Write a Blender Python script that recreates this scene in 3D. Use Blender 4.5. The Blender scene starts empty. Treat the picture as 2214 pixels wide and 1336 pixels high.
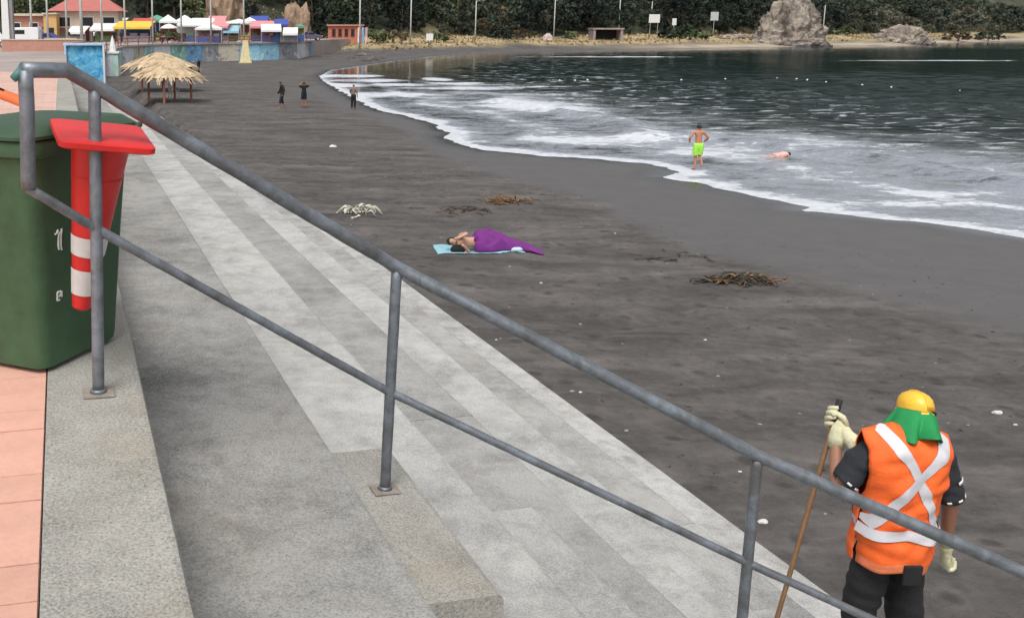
import bpy, bmesh, math, random
import numpy as np
from mathutils import Vector, Matrix, noise

random.seed(7); np.random.seed(7)
C = bpy.context.scene.collection
SC = bpy.context.scene
R = math.radians

# ------------------------------------------------------------------ camera
F, CX, CY, YH, H = 2100.0, 620.0, 440.0, 60.0, 4.7      # photo is 2214 x 1336
TH = math.atan((CY - YH) / F)
cam_d = bpy.data.cameras.new('camera'); cam = bpy.data.objects.new('camera', cam_d); C.objects.link(cam)
cam.location = (0, 0, H); cam.rotation_euler = (math.pi / 2 - TH, 0, 0)
cam_d.sensor_fit = 'HORIZONTAL'; cam_d.sensor_width = 36; cam_d.lens = 36 * F / 2214
cam_d.shift_x = (1107 - CX) / 2214; cam_d.shift_y = -(668 - CY) / 2214
cam_d.clip_start = 0.05; cam_d.clip_end = 4000
SC.camera = cam
# ------------------------------------------------------------------ sky and sun (overcast)
SUN_EL, SUN_AZ = R(58), R(200)
w = bpy.data.worlds.new('World'); SC.world = w; w.use_nodes = True
nt = w.node_tree; nt.nodes.clear()
sky = nt.nodes.new('ShaderNodeTexSky'); sky.sky_type = 'NISHITA'; sky.sun_disc = False
sky.sun_elevation = SUN_EL; sky.sun_rotation = SUN_AZ; sky.air_density = 1.0; sky.dust_density = 4.0; sky.ozone_density = 1.0
hs = nt.nodes.new('ShaderNodeHueSaturation'); hs.inputs['Saturation'].default_value = 0.22; hs.inputs['Value'].default_value = 1.0
bg = nt.nodes.new('ShaderNodeBackground'); bg.inputs['Strength'].default_value = 0.12
wo = nt.nodes.new('ShaderNodeOutputWorld')
nt.links.new(sky.outputs[0], hs.inputs['Color']); nt.links.new(hs.outputs[0], bg.inputs['Color']); nt.links.new(bg.outputs[0], wo.inputs['Surface'])
sd_ = bpy.data.lights.new('sun', 'SUN'); sun = bpy.data.objects.new('sun', sd_); C.objects.link(sun)
sd_.energy = 1.3; sd_.angle = R(28); sd_.color = (1.0, 0.965, 0.92)
_d = Vector((math.sin(SUN_AZ) * math.cos(SUN_EL), math.cos(SUN_AZ) * math.cos(SUN_EL), math.sin(SUN_EL)))
sun.rotation_euler = _d.to_track_quat('Z', 'Y').to_euler(); sun.location = (0, 0, 60)
vs = SC.view_settings; vs.view_transform = 'Standard'; vs.look = 'None'; vs.gamma = 1; vs.exposure = 0.5
SC.render.engine = 'CYCLES'

# ------------------------------------------------------------------ surveying: photo point -> place
def _ray(px, py):
    u = (px - CX) / F; v = (py - CY) / F
    return u, math.cos(TH) - v * math.sin(TH), -math.sin(TH) - v * math.cos(TH)
def at(px, py, z=0.0):
    a, b, c = _ray(px, py); t = (z - H) / c
    return Vector((a * t, b * t, z))
def atd(px, py, Y):
    a, b, c = _ray(px, py); t = Y / b
    return Vector((a * t, Y, H + c * t))

# ------------------------------------------------------------------ mesh helpers
class MB:
    def __init__(s): s.v = []; s.f = []; s.m = []
    def add(s, vs, fs, mi=0):
        o = len(s.v); s.v += [tuple(v) for v in vs]
        for f in fs: s.f.append(tuple(i + o for i in f)); s.m.append(mi)
    def box(s, c, size, rot=None, mi=0, taper=1.0):
        hx, hy, hz = size[0] / 2, size[1] / 2, size[2] / 2
        p = []
        for z, t in ((-hz, 1), (hz, taper)):
            for x, y in ((-hx, -hy), (hx, -hy), (hx, hy), (-hx, hy)):
                q = Vector((x * t, y * t, z))
                if rot is not None: q = rot @ q
                p.append(q + Vector(c))
        s.add(p, [(3, 2, 1, 0), (4, 5, 6, 7), (0, 1, 5, 4), (1, 2, 6, 5), (2, 3, 7, 6), (3, 0, 4, 7)], mi)
        return s
    def tube(s, path, r, n=10, mi=0, cap=True, wob=0.0):
        path = [Vector(p) for p in path]
        rs = r if isinstance(r, (list, tuple)) else [r] * len(path)
        t0 = (path[1] - path[0]).normalized()
        up = Vector((0, 0, 1)) if abs(t0.z) < 0.9 else Vector((1, 0, 0))
        nrm = (up - t0 * up.dot(t0)).normalized()
        rings = []; o = len(s.v)
        for i, p in enumerate(path):
            t = (path[min(i + 1, len(path) - 1)] - path[max(i - 1, 0)]).normalized()
            nrm = (nrm - t * nrm.dot(t)).normalized(); b = t.cross(nrm)
            for k in range(n):
                a = 2 * math.pi * k / n; rr = rs[i]
                if wob: rr *= 1 + wob * noise.noise(p * 9 + Vector((math.cos(a), math.sin(a), 0)))
                s.v.append(tuple(p + (nrm * math.cos(a) + b * math.sin(a)) * rr))
        for i in range(len(path) - 1):
            for k in range(n):
                k2 = (k + 1) % n
                s.f.append((o + i * n + k, o + i * n + k2, o + (i + 1) * n + k2, o + (i + 1) * n + k)); s.m.append(mi)
        if cap:
            s.f.append(tuple(o + k for k in reversed(range(n)))); s.m.append(mi)
            e = o + (len(path) - 1) * n
            s.f.append(tuple(e + k for k in range(n))); s.m.append(mi)
        return s
    def lathe(s, prof, n=20, M=None, mi=0, cap=True):
        o = len(s.v)
        for r, z in prof:
            for k in range(n):
                a = 2 * math.pi * k / n; q = Vector((r * math.cos(a), r * math.sin(a), z))
                s.v.append(tuple(M @ q) if M is not None else tuple(q))
        for i in range(len(prof) - 1):
            for k in range(n):
                k2 = (k + 1) % n
                s.f.append((o + i * n + k, o + i * n + k2, o + (i + 1) * n + k2, o + (i + 1) * n + k)); s.m.append(mi)
        if cap:
            s.f.append(tuple(o + k for k in reversed(range(n)))); s.m.append(mi)
            e = o + (len(prof) - 1) * n; s.f.append(tuple(e + k for k in range(n))); s.m.append(mi)
        return s
    def loft(s, rings, mi=0, cap=True, closed=True):
        o = len(s.v); n = len(rings[0])
        for rg in rings: s.v += [tuple(p) for p in rg]
        for i in range(len(rings) - 1):
            for k in range(n if closed else n - 1):
                k2 = (k + 1) % n
                s.f.append((o + i * n + k, o + i * n + k2, o + (i + 1) * n + k2, o + (i + 1) * n + k)); s.m.append(mi)
        if cap:
            s.f.append(tuple(o + k for k in reversed(range(n)))); s.m.append(mi)
            e = o + (len(rings) - 1) * n; s.f.append(tuple(e + k for k in range(n))); s.m.append(mi)
        return s
    def mesh(s, name, mats, smooth=False):
        me = bpy.data.meshes.new(name); me.from_pydata(s.v, [], s.f)
        for m in (mats if isinstance(mats, (list, tuple)) else [mats]): me.materials.append(m)
        if len(me.materials) > 1: me.polygons.foreach_set('material_index', s.m)
        if smooth: me.polygons.foreach_set('use_smooth', [True] * len(me.polygons))
        me.update(); return me
    def build(s, name, mats, parent=None, smooth=False, bevel=0, seg=2, auto=None):
        o = bpy.data.objects.new(name, s.mesh(name, mats, smooth)); C.objects.link(o)
        if parent is not None: o.parent = parent
        if bevel:
            b = o.modifiers.new('bevel', 'BEVEL'); b.width = bevel; b.segments = seg; b.limit_method = 'ANGLE'; b.angle_limit = R(35)
        return o
def tag(o, label=None, cat=None, group=None, kind=None):
    if label: o['label'] = label
    if cat: o['category'] = cat
    if group: o['group'] = group
    if kind: o['kind'] = kind
    return o
def thing(name, label, cat, loc=(0, 0, 0), rz=0, group=None):
    o = bpy.data.objects.new(name, None); C.objects.link(o); o.location = loc; o.rotation_euler = (0, 0, rz)
    o.empty_display_size = 0.2
    return tag(o, label, cat, group)
def link(name, me, parent=None, loc=(0, 0, 0), rz=0, sc=None):
    o = bpy.data.objects.new(name, me); C.objects.link(o); o.location = loc; o.rotation_euler = (0, 0, rz)
    if sc is not None: o.scale = sc if isinstance(sc, (tuple, list)) else (sc, sc, sc)
    if parent is not None: o.parent = parent
    return o
def smooth_by_angle(o, ang=40):
    me = o.data
    me.polygons.foreach_set('use_smooth', [True] * len(me.polygons))
    try: me.set_sharp_from_angle(angle=R(ang))
    except Exception: pass
def sstep(a, b, x):
    t = np.clip((x - a) / (b - a), 0, 1); return t * t * (3 - 2 * t)
def curve(pts, n):                      # Catmull-Rom through points
    pts = [Vector(p) for p in pts]; out = []
    P = [pts[0] * 2 - pts[1]] + pts + [pts[-1] * 2 - pts[-2]]
    for i in range(1, len(P) - 2):
        for k in range(n):
            t = k / n
            out.append(0.5 * ((2 * P[i]) + (P[i + 1] - P[i - 1]) * t + (2 * P[i - 1] - 5 * P[i] + 4 * P[i + 1] - P[i + 2]) * t * t + (3 * P[i] - P[i - 1] - 3 * P[i + 1] + P[i + 2]) * t ** 3))
    out.append(pts[-1]); return out

# ------------------------------------------------------------------ materials
class NB:
    """tiny node builder"""
    def __init__(s, name):
        s.m = bpy.data.materials.new(name); s.m.use_nodes = True; s.t = s.m.node_tree; s.t.nodes.clear()
        s.out = s.t.nodes.new('ShaderNodeOutputMaterial'); s.p = s.t.nodes.new('ShaderNodeBsdfPrincipled')
        s.t.links.new(s.p.outputs[0], s.out.inputs[0])
    def n(s, typ, **kw):
        nd = s.t.nodes.new('ShaderNode' + typ)
        for k, v in kw.items():
            if k.startswith('i_'):
                key = k[2:].replace('_', ' '); nd.inputs[key if key in nd.inputs else int(k[2:])].default_value = v
            else: setattr(nd, k, v)
        return nd
    def l(s, a, b): s.t.links.new(a, b)
    def coords(s, kind='Object', scale=(1, 1, 1), rot=(0, 0, 0)):
        tc = s.n('TexCoord'); mp = s.n('Mapping'); mp.inputs['Scale'].default_value = scale; mp.inputs['Rotation'].default_value = rot
        s.l(tc.outputs[kind], mp.inputs['Vector']); return mp.outputs[0]
    def pos(s):
        g = s.n('NewGeometry'); return g.outputs['Position']
    def noise(s, vec, scale, detail=4, rough=0.55, dist=0.0):
        nd = s.n('TexNoise'); nd.inputs['Scale'].default_value = scale; nd.inputs['Detail'].default_value = detail
        nd.inputs['Roughness'].default_value = rough; nd.inputs['Distortion'].default_value = dist
        s.l(vec, nd.inputs['Vector']); return nd.outputs['Fac']
    def ramp(s, fac, stops):
        nd = s.n('ValToRGB'); e = nd.color_ramp.elements
        while len(e) < len(stops): e.new(0.5)
        for i, (p, c) in enumerate(stops):
            e[i].position = p; e[i].color = (c, c, c, 1) if isinstance(c, (int, float)) else (*c, 1)
        s.l(fac, nd.inputs[0]); return nd.outputs[0]
    def mix(s, fac, a, b, mode='MIX'):
        nd = s.n('Mix', data_type='RGBA', blend_type=mode)
        for sock, v in ((nd.inputs[0], fac), (nd.inputs[6], a), (nd.inputs[7], b)):
            if hasattr(v, 'links') or isinstance(v, bpy.types.NodeSocket): s.l(v, sock)
            else: sock.default_value = v if sock == nd.inputs[0] else ((*v, 1) if len(v) == 3 else v)
        return nd.outputs[2]
    def math(s, op, a, b=0.0, c=None, clamp=False):
        nd = s.n('Math', operation=op); nd.use_clamp = clamp
        for i, v in enumerate((a, b) if c is None else (a, b, c)):
            if isinstance(v, bpy.types.NodeSocket): s.l(v, nd.inputs[i])
            else: nd.inputs[i].default_value = v
        return nd.outputs[0]
    def attr(s, name):
        nd = s.n('Attribute'); nd.attribute_name = name; return nd.outputs['Fac']
    def bump(s, h, strength=0.3, dist=0.01, prev=None):
        nd = s.n('Bump'); nd.inputs['Strength'].default_value = strength; nd.inputs['Distance'].default_value = dist
        s.l(h, nd.inputs['Height'])
        if prev is not None: s.l(prev, nd.inputs['Normal'])
        return nd.outputs[0]
    def set(s, **kw):
        for k, v in kw.items():
            sock = s.p.inputs[k.replace('_', ' ')]
            if isinstance(v, bpy.types.NodeSocket): s.l(v, sock)
            else: sock.default_value = (*v, 1) if isinstance(v, tuple) and len(v) == 3 and sock.type == 'RGBA' else v
        return s
_mc = {}
def M(name, col, rough=0.6, var=0.18, scale=3.0, bump=0.0, bscale=40, metal=0.0, rand=0.0, coat=0.0, sheen=0.0, trans=0.0):
    """general procedural surface: colour mottled by two noises, optional relief and per-object variation"""
    if name in _mc: return _mc[name]
    b = NB(name); v = b.coords('Object')
    f1 = b.noise(v, scale, 5, 0.6); f2 = b.noise(v, scale * 7, 3, 0.6)
    k = b.math('ADD', b.math('MULTIPLY', f1, 0.65), b.math('MULTIPLY', f2, 0.35))
    k = b.ramp(k, [(0.32, 0.0), (0.68, 1.0)])
    lo = tuple(c * (1 - var) for c in col); hi = tuple(min(1, c * (1 + var)) for c in col)
    c = b.mix(k, lo, hi)
    if rand:
        oi = b.n('ObjectInfo'); rr = b.ramp(oi.outputs['Random'], [(0, 1 - rand), (1, 1 + rand)])
        c = b.mix(1.0, c, rr, 'MULTIPLY')
    b.set(Base_Color=c, Roughness=b.ramp(f2, [(0.2, max(0.05, rough - 0.12)), (0.8, min(1, rough + 0.12))]), Metallic=metal)
    if coat: b.set(Coat_Weight=coat)
    if sheen: b.set(Sheen_Weight=sheen)
    if trans: b.set(Transmission_Weight=trans)
    if bump: b.set(Normal=b.bump(b.noise(v, bscale, 4, 0.6), bump, 0.02))
    _mc[name] = b.m; return b.m
# ================================================================== LAND AND SEA
ZW = -0.2                                                     # still-water level at the run-up line
ZK, RISE, TREAD, KERB = 3.149, 0.4888, 0.9277, 0.414          # promenade level, step rise and depth, kerb width
ANG = R(12.98); DX, DY = -math.sin(ANG), math.cos(ANG); NX, NY = math.cos(ANG), math.sin(ANG)
K0 = at(313, 850, ZK)
def pdz(s): return -0.5 * float(sstep(20, 42, np.array(s)))
def SP(off, s, z): return Vector((K0.x + NX * off + DX * s, K0.y + NY * off + DY * s, z))

near_px = [(2214, 513), (2100, 497), (2000, 483), (1850, 468), (1770, 461), (1714, 457), (1722, 451), (1740, 447), (1678, 433), (1630, 424), (1579, 413), (1506, 396), (1450, 389), (1421, 384),
           (1436, 378), (1470, 371), (1452, 363), (1400, 354), (1300, 346), (1150, 335), (1050, 326), (985, 313), (962, 297), (968, 288), (938, 270), (925, 262), (850, 246), (800, 234), (775, 218), (740, 200), (705, 180), (690, 165), (715, 152), (760, 146), (800, 140), (850, 133), (900, 127)]
far_px = [(960, 120), (1000, 117), (1080, 114), (1150, 112), (1230, 110.5), (1300, 109), (1400, 107.5), (1500, 106), (1600, 104.5), (1700, 103), (1800, 101), (1870, 99.5), (1900, 100), (1960, 101), (2010, 98), (2040, 94), (2120, 92), (2214, 89), (2500, 83)]
shore = [Vector((70, -80, 0)), Vector((38, -20, 0)), Vector((26, 6, 0)), Vector((20.5, 17.5, 0))]
shore += [at(x, y, ZW) for x, y in near_px] + [at(x, y, ZW) for x, y in far_px]
poly = np.array([(p.x, p.y) for p in shore] + [(900, 620), (900, -80)])
def sdist(X, Y, P=poly, closed=True):
    """signed distance to the water body: + on land, - in the water"""
    X = np.asarray(X, float); Y = np.asarray(Y, float); best = np.full(X.shape, 1e9); ins = np.zeros(X.shape, bool)
    n = len(P)
    for i in range(n if closed else n - 1):
        ax, ay = P[i]; bx, by = P[(i + 1) % n]
        ex, ey = bx - ax, by - ay; L = ex * ex + ey * ey + 1e-12
        t = np.clip(((X - ax) * ex + (Y - ay) * ey) / L, 0, 1)
        d = (X - ax - t * ex) ** 2 + (Y - ay - t * ey) ** 2
        best = np.minimum(best, d)
        c = ((ay > Y) != (by > Y)) & (X < (bx - ax) * (Y - ay) / (by - ay + 1e-12) + ax)
        ins ^= c
    d = np.sqrt(best)
    return np.where(ins, -d, d) if closed else d
def vnoise(X, Y, sc, seed=0):
    """smooth value noise on arrays"""
    x = np.asarray(X) * sc + seed * 17.31; y = np.asarray(Y) * sc + seed * 9.73
    xi = np.floor(x).astype(np.int64); yi = np.floor(y).astype(np.int64); fx = x - xi; fy = y - yi
    fx = fx * fx * (3 - 2 * fx); fy = fy * fy * (3 - 2 * fy)
    def h(a, b):
        v = (a * 374761393 + b * 668265263 + seed * 1442695041) & 0xFFFFFFFF
        v = ((v ^ (v >> 13)) * 1274126177) & 0xFFFFFFFF
        return ((v ^ (v >> 16)) & 0xFFFF) / 65535.0
    return (h(xi, yi) * (1 - fx) * (1 - fy) + h(xi + 1, yi) * fx * (1 - fy) + h(xi, yi + 1) * (1 - fx) * fy + h(xi + 1, yi + 1) * fx * fy) * 2 - 1
def land_z(X, Y, sd=None):
    X = np.asarray(X, float); Y = np.asarray(Y, float)
    if sd is None: sd = sdist(X, Y)
    off = (X - K0.x) * NX + (Y - K0.y) * NY
    z = np.where(sd > 0, ZW + 0.03 * np.minimum(sd, 5) + 0.008 * np.clip(sd - 5, 0, 10), ZW + np.maximum(sd * 0.045, -3))
    dry = sstep(3.5, 9, sd)
    z = z + dry * (0.05 * vnoise(X, Y, 0.35, 1) + 0.035 * vnoise(X, Y, 1.1, 2) + 0.024 * vnoise(X, Y, 2.6, 3) + 0.03 * np.minimum(0, vnoise(X, Y, 3.4, 5)))
    z = z + 0.04 * np.exp(-np.maximum(off - 5.6, 0) / 1.3) * (sd > 5) * (Y < 90)
    z = z - 0.5 * sstep(5.45, 5.0, off) * (Y < 85) * (Y > -10)
    inl = np.minimum(sd, (Y - 168) * 0.8)
    z = z + 1.5 * sstep(3, 13, inl) + 0.9 * sstep(14, 30, inl) + sstep(4, 20, inl) * 0.5 * vnoise(X, Y, 0.09, 4)
    hill = np.minimum(np.maximum(sd - 34, 0), np.maximum(Y - 196 + 0.12 * X, 0))
    hill = np.minimum(hill, 150)
    z = z + np.where(Y > 120, 0.52 * hill * (1 + 0.18 * vnoise(X, Y, 0.02, 6)), 0)
    return z
def axis(segs):
    out = [segs[0][0]]
    for a, b, st0, st1 in segs:
        x = a
        while x < b - 1e-6:
            t = (x - a) / (b - a); x += st0 + (st1 - st0) * t; out.append(min(x, b))
    return np.array(sorted(set(np.round(out, 4))))
def grid_mesh(name, xs, ys, zf, mat, attrs, keep=None):
    X, Y = np.meshgrid(xs, ys); nx, ny = len(xs), len(ys)
    Z = zf(X, Y)
    idx = np.arange(nx * ny).reshape(ny, nx)
    q = np.stack([idx[:-1, :-1], idx[:-1, 1:], idx[1:, 1:], idx[1:, :-1]], -1).reshape(-1, 4)
    V = np.stack([X, Y, Z], -1).reshape(-1, 3)
    A = {k: f(X, Y).reshape(-1) for k, f in attrs.items()}
    if keep is not None:
        kv = keep(X, Y).reshape(-1); kf = kv[q].any(1); q = q[kf]
        used = np.unique(q); mp = -np.ones(nx * ny, np.int64); mp[used] = np.arange(len(used)); q = mp[q]; V = V[used]
        A = {k: a[used] for k, a in A.items()}
    me = bpy.data.meshes.new(name)
    me.vertices.add(len(V)); me.vertices.foreach_set('co', V.astype(np.float32).ravel())
    me.loops.add(q.size); me.loops.foreach_set('vertex_index', q.astype(np.int32).ravel())
    me.polygons.add(len(q)); me.polygons.foreach_set('loop_start', np.arange(0, q.size, 4, dtype=np.int32)); me.polygons.foreach_set('loop_total', np.full(len(q), 4, np.int32))
    me.polygons.foreach_set('use_smooth', np.ones(len(q), bool))
    for k, a in A.items():
        at_ = me.attributes.new(k, 'FLOAT', 'POINT'); at_.data.foreach_set('value', a.astype(np.float32))
    me.materials.append(mat); me.update(calc_edges=True); me.validate()
    o = bpy.data.objects.new(name, me); C.objects.link(o); return o

# ---- sand / grass / hillside material driven by what the ground is made of
wet_line = np.array([(p.x, p.y) for p in [at(x, y, 0) for x, y in [(640, 190), (760, 236), (880, 275), (930, 330), (1100, 380), (1250, 420), (1400, 478), (1560, 545), (1700, 585), (1900, 655), (2214, 705), (2700, 780)]]] + [(24, -10), (60, -80)])
wet_poly = np.concatenate([wet_line, poly[[0]], np.array([(900, -80), (900, 620), (poly[len(shore) - 1][0], poly[len(shore) - 1][1])]), ])
def wet_f(X, Y):
    d = sdist(X, Y, wet_line, closed=False); sd = sdist(X, Y)
    # seaward of the wet line = nearer to the water than the line is
    dl = np.array([min(np.hypot(x - poly[:41, 0], y - poly[:41, 1])) for x, y in wet_line]); 
    t = sd / (sd + d + 1e-6)
    side = sdist(X, Y, np.concatenate([wet_line, np.array([(900, -80), (900, 160), (30, 160)])]))
    return sstep(0.35, -0.35, (np.where(side > 0, 1, -1) * d + 0.5 * vnoise(X, Y, 0.5, 8)) / 1.6) * (Y < 150) + (Y >= 150) * sstep(5, 2, sd)
b = NB('volcanic_sand'); P = b.pos()
n1 = b.noise(P, 0.18, 5, 0.62); n2 = b.noise(P, 1.3, 8, 0.72); n3 = b.noise(P, 7, 8, 0.75); n4 = b.noise(P, 60, 2, 0.5)
st = b.n('Mapping'); st.inputs['Scale'].default_value = (0.5, 1.6, 1); st.inputs['Rotation'].default_value = (0, 0, R(-28)); b.l(P, st.inputs['Vector'])
n5 = b.noise(st.outputs[0], 0.55, 6, 0.68, 0.6)
mixn = b.math('ADD', b.math('MULTIPLY', n5, 0.5), b.math('ADD', b.math('MULTIPLY', n2, 0.3), b.math('MULTIPLY', n3, 0.2)))
dry = b.ramp(mixn, [(0.38, (0.036, 0.031, 0.029)), (0.49, (0.080, 0.072, 0.067)), (0.57, (0.122, 0.11, 0.102)), (0.68, (0.19, 0.174, 0.158))])
dry = b.mix(b.ramp(n4, [(0.62, 0.0), (0.78, 0.6)]), dry, (0.19, 0.175, 0.16))
wetc = b.ramp(n2, [(0.3, (0.08, 0.076, 0.075)), (0.7, (0.102, 0.097, 0.095))])
vo = b.n('TexVoronoi'); vo.inputs['Scale'].default_value = 2.6; vo.inputs['Randomness'].default_value = 1.0; b.l(b.mix(0.3, P, b.n('TexNoise', i_Scale=5.0, i_Detail=6.0).outputs['Color'], 'ADD'), vo.inputs['Vector'])
pit = b.math('MULTIPLY', b.ramp(vo.outputs['Distance'], [(0.16, 1.0), (0.34, 0.0)]), b.ramp(n2, [(0.44, 0.0), (0.58, 1.0)]))
dry = b.mix(b.math('MULTIPLY', pit, 0.65), dry, (0.026, 0.023, 0.021))
wf = b.attr('wet'); pf = b.attr('pale'); gf = b.attr('grass'); hf = b.attr('hill')
c = b.mix(wf, dry, wetc)
sat = b.attr('soak'); c = b.mix(sat, c, (0.04, 0.04, 0.042))
gn = b.ramp(b.noise(P, 0.16, 6, 0.7), [(0.3, (0.09, 0.075, 0.03)), (0.45, (0.3, 0.235, 0.12)), (0.6, (0.42, 0.34, 0.2)), (0.75, (0.2, 0.155, 0.075))])
c = b.mix(b.math('ADD', gf, b.math('MULTIPLY', b.math('SUBTRACT', b.noise(P, 0.4, 4), 0.5), b.math('MULTIPLY', gf, 1.2)), clamp=True), c, gn)
c = b.mix(b.math('MULTIPLY', pf, b.ramp(b.noise(P, .12, 4), [(.3, .5), (.6, 1.0)])), c, (0.44, 0.36, 0.26))
hn = b.ramp(b.noise(P, 0.1, 6, 0.7), [(0.3, (0.012, 0.018, 0.011)), (0.55, (0.04, 0.046, 0.025)), (0.75, (0.1, 0.085, 0.05))])
c = b.mix(hf, c, hn)
rg = b.mix(sat, b.mix(wf, (0.93, 0.93, 0.93), (0.62, 0.62, 0.62)), (0.2, 0.2, 0.2))
hgt = b.math('ADD', b.math('SUBTRACT', b.math('MULTIPLY', n3, 0.6), b.math('MULTIPLY', pit, 0.7)), b.math('ADD', b.math('MULTIPLY', n4, 0.15), b.math('MULTIPLY', n2, 0.9)))
bm = b.n('Bump'); bm.inputs['Distance'].default_value = 0.06; b.l(hgt, bm.inputs['Height']); b.l(b.math('MULTIPLY', b.math('SUBTRACT', 1.0, wf, clamp=True), 0.75), bm.inputs['Strength'])
b.set(Base_Color=c, Roughness=rg, Normal=bm.outputs[0]); SAND = b.m

xs = axis([(-220, -60, 6, 4), (-60, -14, 2.5, 0.8), (-14, 2, 0.5, 0.16), (2, 22, 0.15, 0.2), (22, 60, 0.4, 1.5), (60, 300, 3, 4), (300, 620, 6, 20)])
ys = axis([(-60, 2, 8, 2), (2, 12, 0.25, 0.13), (12, 34, 0.13, 0.16), (34, 80, 0.2, 0.6), (80, 170, 0.8, 1.5), (170, 420, 1.5, 4), (420, 900, 8, 20)])
_xc, _yc = np.meshgrid(xs, ys)
_sd = {}
def wob(X, Y): return (0.22 * vnoise(X, Y, 0.7, 51) + 0.12 * vnoise(X, Y, 1.7, 52) + 0.06 * vnoise(X, Y, 3.6, 53)) * sstep(130, 60, Y)
def sdc(X, Y):
    k = X.shape
    if k not in _sd: _sd[k] = sdist(X, Y) + wob(X, Y)
    return _sd[k]
ground = grid_mesh('beach_ground', xs, ys, lambda X, Y: land_z(X, Y, sdc(X, Y)), SAND, {
    'wet': wet_f,
    'soak': lambda X, Y: sstep(1.3, 0.1, sdc(X, Y)) * (sdc(X, Y) > -1),
    'grass': lambda X, Y: np.maximum(sstep(7, 11, np.minimum(sdc(X, Y) + 1.5 * vnoise(X, Y, 0.2, 3), (Y - 168) * 0.8)), 0),
    'pale': lambda X, Y: sstep(222, 262, Y + 0.25 * X - 10) * sstep(1.0, 2.5, sdc(X, Y)) * sstep(9, 6, sdc(X, Y)),
    'hill': lambda X, Y: sstep(26, 40, np.minimum(sdc(X, Y), np.maximum(Y - 165, 0)) + 5 * vnoise(X, Y, 0.06, 9))})
tag(ground, kind='structure')
del _xc, _yc

# ---- sea
b = NB('sea_water'); P = b.pos(); s = b.attr('s'); fx = b.attr('foamx')
st = b.n('Mapping'); st.inputs['Scale'].default_value = (0.75, 1.15, 1); st.inputs['Rotation'].default_value = (0, 0, R(20)); b.l(P, st.inputs['Vector']); V = st.outputs[0]
w1 = b.noise(V, 0.16, 3, 0.5); f1 = b.noise(V, 0.55, 8, 0.68, 0.8); f2 = b.noise(V, 3.4, 7, 0.74, 0.6)
sp = b.math('ADD', s, b.math('MULTIPLY', b.math('SUBTRACT', w1, 0.5), b.math('MINIMUM', b.math('MULTIPLY', s, 1.5), 11.0)))
s01 = b.math('DIVIDE', sp, 40.0, clamp=True)
thr = b.ramp(s01, [(0.0, 0.27), (0.012, 0.36), (0.026, 0.50), (0.05, 0.56), (0.09, 0.56), (0.12, 0.45), (0.155, 0.55), (0.21, 0.58), (0.25, 0.48), (0.31, 0.57), (0.40, 0.62), (0.55, 0.66), (0.72, 0.74), (0.9, 0.86)])
# the ramp above has 14 stops
fm = b.math('ADD', b.math('MULTIPLY', f1, 0.56), b.math('MULTIPLY', f2, 0.44))
fm = b.math('ADD', fm, b.math('MULTIPLY', fx, 0.24))
fo = b.n('MapRange'); fo.interpolation_type = 'SMOOTHSTEP'
b.l(fm, fo.inputs['Value']); b.l(b.math('ADD', thr, 0.0), fo.inputs['From Min']); b.l(b.math('ADD', thr, 0.11), fo.inputs['From Max'])
foam = fo.outputs['Result']
fo2 = b.n('MapRange'); fo2.interpolation_type = 'SMOOTHSTEP'; b.l(fm, fo2.inputs['Value']); b.l(b.math('SUBTRACT', thr, 0.17), fo2.inputs['From Min']); b.l(b.math('SUBTRACT', thr, 0.01), fo2.inputs['From Max'])
haze_ = b.math('MULTIPLY', fo2.outputs['Result'], b.ramp(b.math('DIVIDE', sp, 40.0, clamp=True), [(0.0, .85), (0.3, .82), (0.43, .25), (0.6, 0.0)]))
deep = b.mix(b.math('DIVIDE', s, 14.0, clamp=True), (0.05, 0.052, 0.055), (0.003, 0.0075, 0.007))
fc = b.ramp(f2, [(0.25, (0.33, 0.36, 0.40)), (0.62, (0.62, 0.64, 0.67))])
col = b.mix(foam, b.mix(haze_, deep, (0.27, 0.295, 0.34)), fc)
fl_ = b.n('Mapping'); fl_.inputs['Scale'].default_value = (0.42, 1.0, 1); b.l(P, fl_.inputs['Vector'])
flk = b.math('MULTIPLY', b.ramp(b.noise(fl_.outputs[0], 1.25, 4, .7, .4), [(.55, 0.0), (.61, 1.0)]), b.ramp(b.math('DIVIDE', s, 60.0, clamp=True), [(.14, 0.0), (.24, 1.0), (.4, .85), (.55, .35), (.75, 0.0)]))
col = b.mix(flk, col, (.42, .46, .5))  # pale flecks: foam specks and sky glints painted into the water colour
wv = b.n('Mapping'); wv.inputs['Scale'].default_value = (0.55, 1.3, 1); wv.inputs['Rotation'].default_value = (0, 0, R(8)); b.l(P, wv.inputs['Vector'])
h1 = b.noise(wv.outputs[0], 0.9, 4, 0.6, 0.3); h2 = b.noise(wv.outputs[0], 3.2, 3, 0.6)
far = b.ramp(b.math('DIVIDE', s, 90.0, clamp=True), [(0.0, 0.04), (0.06, 0.08), (0.16, 0.3), (0.4, 0.3), (0.65, 0.2), (1.0, 0.15)])
calm = b.ramp(b.noise(P, 0.03, 2, 0.5), [(0.35, 0.45), (0.65, 1.0)])
hh = b.math('ADD', b.math('MULTIPLY', h1, 1.0), b.math('MULTIPLY', h2, 0.22))
bm = b.n('Bump'); bm.inputs['Distance'].default_value = 0.22; b.l(hh, bm.inputs['Height']); b.l(b.math('MULTIPLY', far, calm), bm.inputs['Strength'])
bm2 = b.bump(foam, 0.5, 0.05, bm.outputs[0])
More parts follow.
